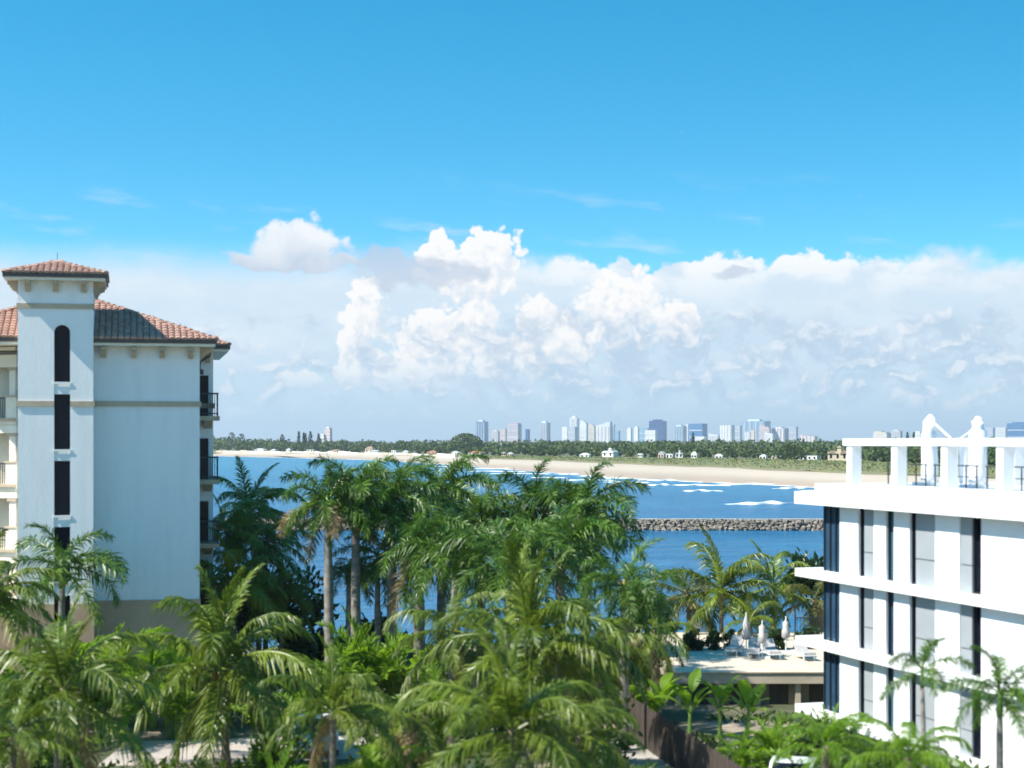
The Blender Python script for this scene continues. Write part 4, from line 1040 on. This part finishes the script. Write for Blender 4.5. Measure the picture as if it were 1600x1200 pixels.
# ------------------------------------------------------------------ palms
CLS = [82, 64, 44, 22, 0, -28, -58]
def frond_mesh(sp, e0, seed):
    rn = random.Random(seed * 31 + e0 + len(sp))
    L = {'coco': 4.2, 'royal': 3.5, 'areca': 2.2}[sp]
    bend = {'coco': 94, 'royal': 108, 'areca': 75}[sp] * (1 if e0 > 30 else .8) * rn.uniform(.82, 1.15)
    if e0 > 75: bend *= .8 if sp == 'royal' else .45
    if e0 < -20: bend = 30
    N = 16; pts = [Vector((0, 0, 0))]; tans = []
    yaw = rn.uniform(-.35, .35)
    for i in range(N):
        s = (i + .5) / N; an = R(max(-87, e0 - bend * s ** 1.7)); yw = yaw * s
        t = Vector((math.cos(an) * math.cos(yw), math.cos(an) * math.sin(yw), math.sin(an))); tans.append(t)
        pts.append(pts[-1] + t * (L / N))
    mb = MB(); mb.tube(pts, [.05 * (1 - i / N) ** .8 + .007 for i in range(N + 1)], 4, cap=False)
    n = {'coco': 72, 'royal': 84, 'areca': 30}[sp]; lm = {'coco': 1.1, 'royal': .92, 'areca': .62}[sp]; wd = {'coco': .084, 'royal': .066, 'areca': .075}[sp]
    erect = e0 > 75
    for i in range(n):
        s = .10 + .90 * (i + .5) / n; k = min(N - 1, int(s * N)); fr = s * N - k
        p = pts[k] + tans[k] * (fr * L / N); t = tans[k]
        up = (Vector((0, 0, 1)) - t * t.z)
        if up.length < .08: up = Vector((-1, 0, 0)) - t * (-t.x)
        up.normalize(); side = t.cross(up).normalized()
        prof = .5 + .5 * math.sin(math.pi * min(1, s * .85 + .15)) if s < .78 else (.5 + .5 * math.sin(math.pi * .813)) * (1 - (s - .78) * 2.4)
        for sg in (-1, 1):
            if rn.random() < .06: continue
            l = lm * prof * rn.uniform(.7, 1.15); f = R(26 + 34 * s + rn.uniform(-10, 10) + (14 if erect else 0))
            lift = {'coco': rn.uniform(-.15, .25), 'royal': rn.choice((-.8, -.2, .4, .9)) * rn.uniform(.6, 1.1), 'areca': rn.uniform(.25, .7)}[sp] * (.5 if erect else 1)
            d = (side * sg * math.cos(f) + t * math.sin(f) + up * lift).normalized()
            g = {'coco': .60, 'royal': .32, 'areca': .22}[sp] * rn.uniform(.4, 1.5) * (.5 if erect else 1)
            m1 = p + d * l * .48 + Vector((0, 0, -l * g * .16)); tp = p + d * l * .9 + Vector((0, 0, -l * g))
            wv = (t * .8 + up * rn.uniform(-.45, .45)).normalized() * wd * rn.uniform(.8, 1.2)
            mb.add([p - wv * .35, p + wv * .35, m1 + wv * .5, m1 - wv * .5, tp], [(0, 1, 2, 3), (3, 2, 4)])
    return mb.mesh('frond', {'coco': M_COCO, 'royal': M_ROYAL, 'areca': M_LIME}[sp])
FR = {sp: {e: [frond_mesh(sp, e, k) for k in range(3)] for e in CLS} for sp in ('coco', 'royal', 'areca')}
NUT = sphere_mesh('coconut', M_NUT, .13, 8, 6, 0, 0, (1, 1, 1.25))

def palm(name, sp, px, py, D, label, L=1.0, nf=18, seed=0, lean=(0, 0), dead=0, emax=76, emin=-35, tr=.15, shaft=True, nuts=False, group=None, matf=None, orange=False, z0=0.0, deaddir=None, cat='palm'):
    rn = random.Random(seed + 500); c = P(px, py, D); h = c.z - z0
    base = Vector((c.x - lean[0], c.y - lean[1], z0)); root = empty(name, base)
    top = Vector((lean[0], lean[1], h)); sh = (1.15 if sp == 'royal' else .0) * L if shaft else 0
    n = 12; pts, rad = [], []
    hs = h - sh
    for i in range(n + 1):
        t = i / n; zz = hs * t
        pts.append(Vector((lean[0] * (t ** 1.6), lean[1] * (t ** 1.6), zz - (.15 if i == 0 else 0))))
        rr = tr * (1.45 - .55 * min(1, t * 5) if sp != 'royal' else (1.1 + .25 * math.sin(math.pi * t) - .25 * t)) * (1 + .05 * ((i * 7) % 3 - 1))
        if sp != 'royal': rr *= (1 - .2 * t)
        rad.append(rr)
    MB().tube(pts, rad, 9).build('trunk', M_GREYTRUNK if sp == 'royal' else M_TRUNK, root, smooth=True)
    if sh:
        MB().tube([pts[-1], pts[-1] + Vector((0, 0, sh * .3)), top + Vector((0, 0, -.1)), top + Vector((0, 0, .25))], [tr * .95, tr * 1.1, tr * .62, tr * .3], 9).build('crownshaft', M_SHAFTO if orange else M_SHAFT, root, smooth=True)
    a0 = rn.uniform(0, 6.28); nf = int(nf * 1.2)
    for i in range(nf):
        u = i / max(1, nf - 1); e = emax + (emin - emax) * (u ** .9) + rn.uniform(-7, 7)
        cl = min(CLS, key=lambda q: abs(q - e)); az = a0 + i * 2.39996 + rn.uniform(-.25, .25); az -= .28 * math.sin(az)          # sea breeze from the left
        me = rn.choice(FR[sp][cl])
        o = link('frond', me, root, top + Vector((math.cos(az), math.sin(az), 0)) * tr * .5 + Vector((0, 0, .12 - .3 * u * L)), (rn.uniform(-.25, .25), R(cl - e) * .8, az), L * rn.uniform(.86, 1.1) * (1 if u > .12 else .9), matf)
    if sp == 'coco' and not dead and seed % 2: dead = 1
    for i in range(dead):
        az = (deaddir if deaddir is not None else a0) + i * 1.9; cl = rn.choice((0, -28, -58)) if i else (0 if deaddir is not None else -58)
        link('dead_frond', rn.choice(FR[sp][cl]), root, top + Vector((math.cos(az) * tr, math.sin(az) * tr, -.35 * L)), (rn.uniform(-.2, .2), 0, az), L * .95, M_DEAD)
    if nuts:
        for i in range(7):
            az = rn.uniform(0, 6.28); link('coconut', NUT, root, top + Vector((math.cos(az) * .26, math.sin(az) * .26, rn.uniform(-.55, -.2))), (0, 0, 0), rn.uniform(.8, 1.1))
    return tag(root, label, cat, group)

GC, GR_ = 'coconut palms in the garden', 'royal palms in the garden'
# left side
palm('feather_palm', 'royal', 97, 882, 77, 'slender feather palm silhouetted against the stair tower windows', .92, 10, 1, (.1, 0), emax=72, emin=-28, tr=.15, group=GR_)
palm('coconut_palm', 'coco', -28, 935, 70, 'coconut palm cut by the left picture edge beside the loggias', .85, 16, 2, emin=-20, group=GC)
palm('coconut_palm', 'coco', 98, 1075, 58, 'large dark coconut palm in the lower left corner', 0.92, 17, 3, (.2, 0), emax=92, emin=-40, tr=.17, group=GC)
palm('coconut_palm', 'coco', 345, 1040, 66, 'coconut palm with upright bright fronds right of the brown hotel base', 1.12, 19, 4, (-.2, 0), emax=100, emin=-50, tr=.17, nuts=True, group=GC)
palm('coconut_palm', 'coco', 20, 1150, 52, 'low coconut palm at the very bottom left corner', 0.55, 11, 5, emin=-20, group=GC)
# behind the hotel corner, in its shade
palm('coconut_palm', 'coco', 388, 795, 97, 'thin shaded coconut palm rising just right of the hotel balconies', .82, 16, 6, (-.6, 0), emax=80, emin=-45, group=GC)
palm('coconut_palm', 'coco', 355, 830, 92, 'coconut palm tight against the hotel side wall', .72, 14, 7, emin=-35, group=GC)
palm('coconut_palm', 'coco', 415, 845, 95, 'dark drooping coconut palm in the hotel shadow', 0.72, 16, 8, emax=60, emin=-50, group=GC)
palm('coconut_palm', 'coco', 440, 915, 90, 'shaded coconut palm whose fronds reach over the channel left of the royals', .58, 13, 60, emax=60, emin=-50, group=GC)
palm('coconut_palm', 'coco', 365, 905, 88, 'lowest shaded coconut palm beside the hotel balconies', .8, 16, 61, emax=80, emin=-45, group=GC)
# royal palms, back row
palm('royal_palm', 'royal', 512, 782, 84.5, 'royal palm with brown dead fronds hanging to the left', 0.88, 13, 10, (-.1, 0), dead=4, deaddir=3.0, emin=-30, tr=.20, group=GR_)
palm('royal_palm', 'royal', 556, 768, 85.5, 'tall royal palm right of the one with dead fronds', 0.92, 15, 11, emax=72, emin=-45, tr=.20, group=GR_)
palm('royal_palm', 'royal', 612, 775, 86, 'royal palm with dense glossy crown in the left centre of the row', 0.94, 16, 12, dead=1, emin=-50, tr=.2, group=GR_)
palm('royal_palm', 'royal', 690, 762, 92, 'tall royal palm whose crown tops the centre of the row', .98, 18, 13, emax=72, emin=-50, tr=.2, group=GR_)
palm('royal_palm', 'royal', 655, 848, 84, 'lower royal palm with thick pale trunk in front of the blue channel', .98, 18, 14, dead=2, emin=-55, tr=.24, group=GR_)
palm('royal_palm', 'royal', 752, 815, 88, 'royal palm with a low dark crown right of the centre gap', 1.0, 18, 15, emin=-45, tr=.2, group=GR_)
palm('royal_palm', 'royal', 835, 790, 88, 'bright royal palm with spread crown in the right half of the row', 1.02, 18, 16, emax=72, emin=-50, tr=.2, group=GR_)
palm('royal_palm', 'royal', 915, 792, 86, 'rightmost tall royal palm with upright spear leaf beside the jetty', 1.0, 19, 17, emax=72, emin=-55, tr=.2, group=GR_)
palm('royal_palm', 'royal', 875, 850, 80, 'royal palm below and between the two right tall royals', .95, 18, 18, emin=-50, tr=.2, group=GR_)
palm('royal_palm', 'royal', 712, 868, 79, 'short royal palm in the middle of the dense grove', .9, 18, 19, emin=-50, tr=.2, group=GR_)
palm('royal_palm', 'royal', 795, 872, 76, 'short royal palm right of the grove centre', .95, 18, 20, emin=-55, tr=.2, group=GR_)
palm('royal_palm', 'royal', 975, 915, 70, 'bright green royal palm standing before the channel right of the grove', 0.72, 15, 21, emax=72, emin=-50, tr=.17, orange=True, group=GR_)
palm('royal_palm', 'royal', 590, 868, 88, 'shaded royal palm with dark trunk against the channel', .72, 14, 22, emin=-65, dead=2, tr=.14, group=GR_)
palm('royal_palm', 'royal', 548, 880, 89, 'short shaded palm with hanging skirt beside the pale royal trunk', .5, 14, 23, emax=20, emin=-70, dead=3, tr=.22, group=GR_)
# middle and front coconuts
palm('coconut_palm', 'coco', 828, 1005, 62, 'tall upright coconut palm with dark centre spear in the middle', 1.0, 19, 30, emax=100, emin=-45, tr=.17, group=GC)
palm('coconut_palm', 'coco', 705, 985, 68, 'coconut palm with arching pale fronds left of the dark centre spear', 0.7, 12, 31, dead=2, emax=70, emin=-45, group=GC)
palm('coconut_palm', 'coco', 800, 1140, 50, 'big coconut palm at the bottom centre edge', 0.86, 16, 32, emax=98, emin=-25, tr=.18, group=GC)
palm('coconut_palm', 'coco', 520, 1110, 56, 'bright fronded coconut palm at the bottom left of centre', 0.6, 12, 33, emax=80, emin=-20, group=GC)
palm('coconut_palm', 'coco', 930, 1010, 66, 'coconut palm with long dark arching fronds above the board fence', 0.76, 13, 34, dead=2, emax=60, emin=-50, group=GC)
palm('coconut_palm', 'coco', 640, 1120, 60, 'shaded coconut palm with brown skirt behind the bottom centre palm', 0.6, 10, 35, dead=4, emax=60, emin=-40, group=GC)
palm('coconut_palm', 'coco', 905, 1150, 53, 'low coconut palm left of the pale path', 0.55, 12, 36, emax=70, emin=-30, group=GC)
palm('coconut_palm', 'coco', 1020, 985, 76, 'coconut palm with hanging brown fronds left of the cream terrace', 0.55, 9, 37, dead=4, emax=30, emin=-65, group=GC)
# at the water, right
palm('coconut_palm', 'coco', 1127, 922, 99, 'largest waterside coconut palm in front of the jetty', 1.0, 14, 40, emax=86, emin=-40, nuts=True, group=GC, matf=M_COCO, tr=.16)
palm('coconut_palm', 'coco', 1072, 928, 101, 'yellowing waterside coconut palm left of the largest one', .80, 10, 41, (-.3, 0), dead=3, deaddir=3.1, emax=55, emin=-45, group=GC, matf=M_OLIVE)
palm('coconut_palm', 'coco', 1208, 915, 101, 'waterside coconut palm right of the largest one', .86, 10, 42, emax=80, emin=-40, group=GC)
palm('coconut_palm', 'coco', 1272, 938, 100, 'yellow brown waterside coconut palm beside the white block', .76, 10, 43, dead=2, emax=60, emin=-50, nuts=True, group=GC, matf=M_OLIVE)
palm('coconut_palm', 'coco', 1170, 972, 96, 'small waterside coconut palm behind the folded parasols', .48, 7, 44, emax=85, emin=-20, group=GC)
# before the white block
palm('feather_palm', 'royal', 1441, 1048, 52, 'slim young palm with thin trunk before the white block', 0.44, 7, 50, (-.1, 0), emax=80, emin=-15, tr=.07, group=GR_)
palm('feather_palm', 'royal', 1562, 1085, 48, 'fuller young palm in the lower right corner before the white block', 0.54, 11, 51, emax=82, emin=-35, tr=.10, group=GR_)
palm('coconut_palm', 'coco', 1290, 1165, 52, 'low palm with lime fronds at the bottom right of the path', .42, 11, 52, emax=75, emin=-15, group=GC, matf=M_LIME)
palm('coconut_palm', 'coco', 1420, 1185, 46, 'low palm at the bottom edge before the white block', .42, 11, 53, emax=70, emin=-15, group=GC, matf=M_LIME)

# ------------------------------------------------------------------ clumping arecas, shrubs, hedges
def areca(px, py, label, L=1.0, n=20, seed=0, D=None, m=None):
    rn = random.Random(seed); b = G(px, py) if D is None else Vector(((px - 800) / F * D, D, 0)); root = empty('areca_palm', b)
    for i in range(n):
        az = rn.uniform(0, 6.28); cl = rn.choice((82, 64, 64, 44, 44, 22)); rr = rn.uniform(0, .5) * L; zz = rn.uniform(.3, 1.3) * L
        pt = Vector((math.cos(az) * rr, math.sin(az) * rr, zz))
        MB().tube([(pt.x * .6, pt.y * .6, -.05), pt], [.03, .022], 5).build('stem', M_SHAFT, root)
        link('frond', rn.choice(FR['areca'][cl]), root, pt, (rn.uniform(-.3, .3), 0, az), L * rn.uniform(.8, 1.15), m)
    return tag(root, label, 'areca palm', 'clumping areca palms')
def shrub_mesh(seed, rx, ry, rz, n, s, m, up=.5, box=False):
    r = np.random.default_rng(seed); k = max(6, n // 45)
    if box: cc = r.uniform(-1, 1, (k, 3)) * [rx, ry, rz] * .92 + [0, 0, rz]
    else:
        cc = unit(r.normal(size=(k, 3))) * (r.random((k, 1)) ** .45); cc[:, 2] = np.abs(cc[:, 2]); cc = cc * [rx, ry, rz * 1.6] + [0, 0, rz * .25]
    idx = r.integers(0, k, n); off = r.normal(size=(n, 3)) * (min(rx, rz) * (.22 if not box else .16))
    C = cc[idx] + off
    if box: C = np.clip(C, [-rx, -ry, .05], [rx, ry, 2 * rz])
    C[:, 2] = np.maximum(C[:, 2], .05)
    ctr = np.array([0, 0, rz * .6]); A = unit(unit(C - ctr) + r.normal(size=(n, 3)) * .6 + [0, 0, up]) * s * r.uniform(.7, 1.4, (n, 1))
    B = unit(np.cross(A, r.normal(size=(n, 3)))) * s * .48
    return quads_mesh('foliage', C, A, B, m)
def shrub(name, loc, label, rx, ry, rz, n, s, m, seed=0, up=.5, group='garden shrubs', cat='shrub', box=False, rz_=0.0, stems=4):
    root = empty(name, loc, rz_); link('foliage', shrub_mesh(seed + 70, rx, ry, rz, n, s, m, up, box), root)
    rn = random.Random(seed)
    for k in range(stems):
        a = rn.uniform(0, 6.28) if not box else 0; q = rn.uniform(.2, .6)
        ex = (rx * q * math.cos(a), ry * q * math.sin(a)) if not box else (rx * (-.8 + 1.6 * k / max(1, stems - 1)), 0)
        MB().tube([(ex[0] * .3 if not box else ex[0], ex[1] * .3, -.1), (ex[0], ex[1], rz * 1.1)], [.06, .02], 5).build('stem', M_BARK, root)
    return tag(root, label, cat, group)
def tree(px, py, D, label, rx, rz, n, s, m, seed=0):
    """broadleaf tree: trunk, limbs and a crown centred on the picture point"""
    c = P(px, py, D); root = empty('seagrape_tree', (c.x, c.y, 0)); h = c.z
    f = link('crown', shrub_mesh(seed + 30, rx, rx * .8, rz, n, s, m, .3), root, (0, 0, h - rz * .8))
    rn = random.Random(seed)
    MB().tube([(0, 0, -.2), (.1, 0, h * .35), (0, .1, h * .8)], [.28, .22, .12], 8).build('trunk', M_BARK, root)
    for k in range(6):
        a = k * 1.05 + rn.random(); q = rx * rn.uniform(.5, .85)
        MB().tube([(.05, 0, h * (.3 + .06 * k)), (q * .5 * math.cos(a), q * .5 * math.sin(a), h * .7), (q * math.cos(a), q * .8 * math.sin(a), h * rn.uniform(.85, 1.05))], [.10, .07, .03], 5).build('limb', M_BARK, root)
    return tag(root, label, 'tree', 'sea grape trees by the channel')

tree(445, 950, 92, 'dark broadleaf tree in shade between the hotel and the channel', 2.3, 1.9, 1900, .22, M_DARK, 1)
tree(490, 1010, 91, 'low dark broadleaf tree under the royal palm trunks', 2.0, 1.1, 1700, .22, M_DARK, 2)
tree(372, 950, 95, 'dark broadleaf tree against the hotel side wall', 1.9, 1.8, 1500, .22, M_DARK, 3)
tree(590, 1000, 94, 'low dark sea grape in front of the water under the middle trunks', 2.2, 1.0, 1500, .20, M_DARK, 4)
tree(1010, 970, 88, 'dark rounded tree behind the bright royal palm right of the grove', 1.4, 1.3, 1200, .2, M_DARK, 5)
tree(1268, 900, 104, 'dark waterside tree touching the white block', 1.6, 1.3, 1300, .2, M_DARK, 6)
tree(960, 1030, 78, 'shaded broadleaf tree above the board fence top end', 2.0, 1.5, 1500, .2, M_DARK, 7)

areca(75, 1110, 'bright lime areca clump left of the brown hotel base', 1.7, 22, 1, D=74)
areca(160, 1110, 'lime areca clump under the slender feather palm', 1.65, 22, 2, D=75)
areca(232, 1105, 'lime areca clump before the middle of the brown base', 1.7, 22, 3, D=75)
areca(275, 1115, 'lime areca clump at the right end of the brown base', 1.4, 18, 4, D=73)
areca(60, 1205, 'bright areca clump at the bottom left corner', 1.0, 20, 5, D=63)
areca(470, 1165, 'areca clump right of the upright coconut palm', .9, 18, 6, D=74)
areca(575, 1085, 'bright areca clump below the dark royal trunk', 1.4, 24, 7, D=82)
areca(622, 1085, 'bright areca clump left of the thick pale royal trunk', 1.4, 24, 8, D=81)
areca(540, 1100, 'areca clump at the left end of the bright row', 1.3, 20, 9, D=80)
areca(690, 1130, 'areca clump under the arching pale fronds', 1.2, 20, 10, D=70)
areca(985, 1090, 'yellow green areca clump at the upper end of the path', .9, 18, 11, D=78)
areca(1010, 1120, 'yellow green areca clump against the board fence', .85, 18, 12, D=75)
areca(1205, 1185, 'big bright areca clump in front of the terrace', .85, 22, 13, D=64)
areca(1250, 1215, 'bright areca clump at the foot of the white block', .7, 20, 14, D=60)
areca(1150, 1200, 'areca clump behind the lower end of the fence', .7, 18, 15, D=63)
areca(1345, 1240, 'areca clump at the bottom edge before the white block', .55, 16, 16, D=55)
areca(1300, 1150, 'small areca beside the white block corner', .7, 14, 17, D=68)
areca(590, 1215, 'areca clump at the bottom edge left of centre', .9, 22, 18, D=57)
areca(980, 1230, 'dark areca clump at the bottom edge beside the path', .8, 20, 19, D=57, m=M_SHRUB)
areca(430, 1230, 'areca clump at the bottom edge under the bright fronded palm', .7, 18, 20, D=58)

# broad-leaved plants before the terrace
def big_leaf_mesh():
    mb = MB(); n = 8; vs, fs = [], []
    for i in range(n + 1):
        t = i / n; w = .30 * math.sin(math.pi * (t * .94 + .04)) ** .7; x = .5 + t * 1.3; zz = .55 * t - .75 * t * t
        vs += [(x, -w, zz + .06), (x, 0, zz), (x, w, zz + .06)]
    for i in range(n):
        for j in (0, 1): fs.append((i * 3 + j, i * 3 + j + 1, i * 3 + 4 + j, i * 3 + 3 + j))
    mb.add(vs, fs); mb.tube([(0, 0, -.1), (.25, 0, -.02), (.52, 0, 0)], [.03, .025, .02], 4)
    return mb.mesh('leaf', M_LIME)
BIG = big_leaf_mesh()
for i, (px, D, z1, lab) in enumerate(((1078, 73, 1.5, 'broad leaved plant with lime leaves at the left end of the terrace'), (1125, 72, 1.9, 'largest broad leaved lime plant before the terrace'), (1168, 71, 1.7, 'broad leaved lime plant before the terrace right half'), (1030, 74, 1.6, 'broad leaved plant beside the top of the fence'))):
    root = empty('banana_plant', ((px - 800) / F * D, D, 0)); rn = random.Random(i)
    MB().tube([(0, 0, -.1), (0, 0, z1 * .6), (.05, 0, z1)], [.10, .08, .05], 7).build('stem', M_SHAFT, root)
    for k in range(10):
        az = k * 2.4 + rn.random() * .5; el = rn.uniform(.2, 1.1)
        link('leaf', BIG, root, (0, 0, z1 * rn.uniform(.55, 1)), (rn.uniform(-.2, .2), -el, az), rn.uniform(.6, .95))
    tag(root, lab, 'plant', 'broad leaved plants before the terrace')

# clipped hedges by the water
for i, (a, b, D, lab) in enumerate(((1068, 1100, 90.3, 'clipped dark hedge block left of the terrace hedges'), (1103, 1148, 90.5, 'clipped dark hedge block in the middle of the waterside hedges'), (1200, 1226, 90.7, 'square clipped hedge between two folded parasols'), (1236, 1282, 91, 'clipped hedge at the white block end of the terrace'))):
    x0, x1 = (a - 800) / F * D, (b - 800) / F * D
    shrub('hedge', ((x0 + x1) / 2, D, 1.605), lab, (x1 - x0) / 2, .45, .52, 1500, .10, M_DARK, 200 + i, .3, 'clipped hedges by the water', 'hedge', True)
# understorey shrubs
US = [(-24.5, 62, 'rounded dark shrub at far left under the corner palm'), (-19.8, 66, 'dark shrub below the left coconut crown'), (-13.0, 76, 'dark shrub in the shade right of the brown base'), (-9.5, 80, 'dark shrub behind the left driveway'),
      (-7.6, 79, 'shrub left of the bright areca row'), (-3.0, 77, 'shrub under the thick pale royal trunk'), (-1.0, 74, 'shrub under the grove centre'), (1.4, 72, 'shrub left of the upper path end'),
      (-4.2, 64, 'shrub under the arching pale coconut'), (2.6, 60, 'shrub left of the pale path, lower end'), (-8.5, 62, 'shrub at the bottom beside the white car'), (3.2, 66, 'shrub against the path edge, middle'),
      (11.8, 66, 'shrub at the foot of the white block corner'), (12.6, 58, 'shrub before the white block ground floor'), (14.2, 52, 'shrub before the white block near the right corner'), (-1.8, 58, 'dark shrub behind the bottom centre palm'),
      (3.0, 82, 'shrub behind the upper path end'), (0.0, 84, 'shrub behind the grove centre by the water side'), (-16.5, 60, 'shrub at the bottom left under the big coconut'), (5.6, 84, 'shrub left of the cream terrace')]
for i, (x, y, lab) in enumerate(US):
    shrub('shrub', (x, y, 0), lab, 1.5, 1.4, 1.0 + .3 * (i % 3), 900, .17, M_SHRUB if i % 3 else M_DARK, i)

# ------------------------------------------------------------------ ground cover
def ground_cover():
    r = np.random.default_rng(77); n = 60000
    x = r.uniform(-34, 22, n); y = r.uniform(46, 106, n)
    d = np.sin(x * .55 + 1) * np.cos(y * .4) + np.sin(x * .23 - y * .31) * .8
    keep = (d > -.35)
    keep &= ~((x > 3.6) & (x < 9) & (np.abs(x - (4.8 + (72 - y) * .094)) < 1.7))     # path
    keep &= ~((x > 6.5) & (y > 78))                                                     # terrace
    keep &= ~((x > -16.5) & (x < -3.5) & (y > 66) & (y < 74.5))                         # driveway
    keep &= ~((x < -14.3) & (y > 83))                                                   # hotel
    x, y, d = x[keep], y[keep], d[keep]; n = len(x)
    hgt = np.clip(.25 + .25 * d, .1, .7)
    C = np.stack([x, y, r.random(n) * hgt + .03], 1); s = r.uniform(.08, .22, (n, 1))
    A = unit(r.normal(size=(n, 3)) * .8 + [0, 0, .9]) * s; B = unit(np.cross(A, r.normal(size=(n, 3)))) * s * .45
    tag(link('ground_cover', quads_mesh('ground_cover', C, A, B, M_SHRUB)), 'low leafy ground cover beneath the palms', 'ground cover', kind='stuff')
ground_cover()

# ------------------------------------------------------------------ sea air
def haze():
    o = MB().box(-15900, 15900, -400, 15900, SEA - 2.2, 150).build('haze', None)
    m = bpy.data.materials.new('haze'); m.use_nodes = True; nt = m.node_tree; nt.nodes.clear()
    out = nt.nodes.new('ShaderNodeOutputMaterial'); v = nt.nodes.new('ShaderNodeVolumePrincipled')
    v.inputs['Color'].default_value = (.80, .90, 1.0, 1); v.inputs['Density'].default_value = 7.5e-5; v.inputs['Anisotropy'].default_value = .2
    nt.links.new(v.outputs[0], out.inputs['Volume']); o.data.materials.append(m)
    tag(o, 'pale blue sea haze over the bay', 'haze', kind='stuff')
haze()
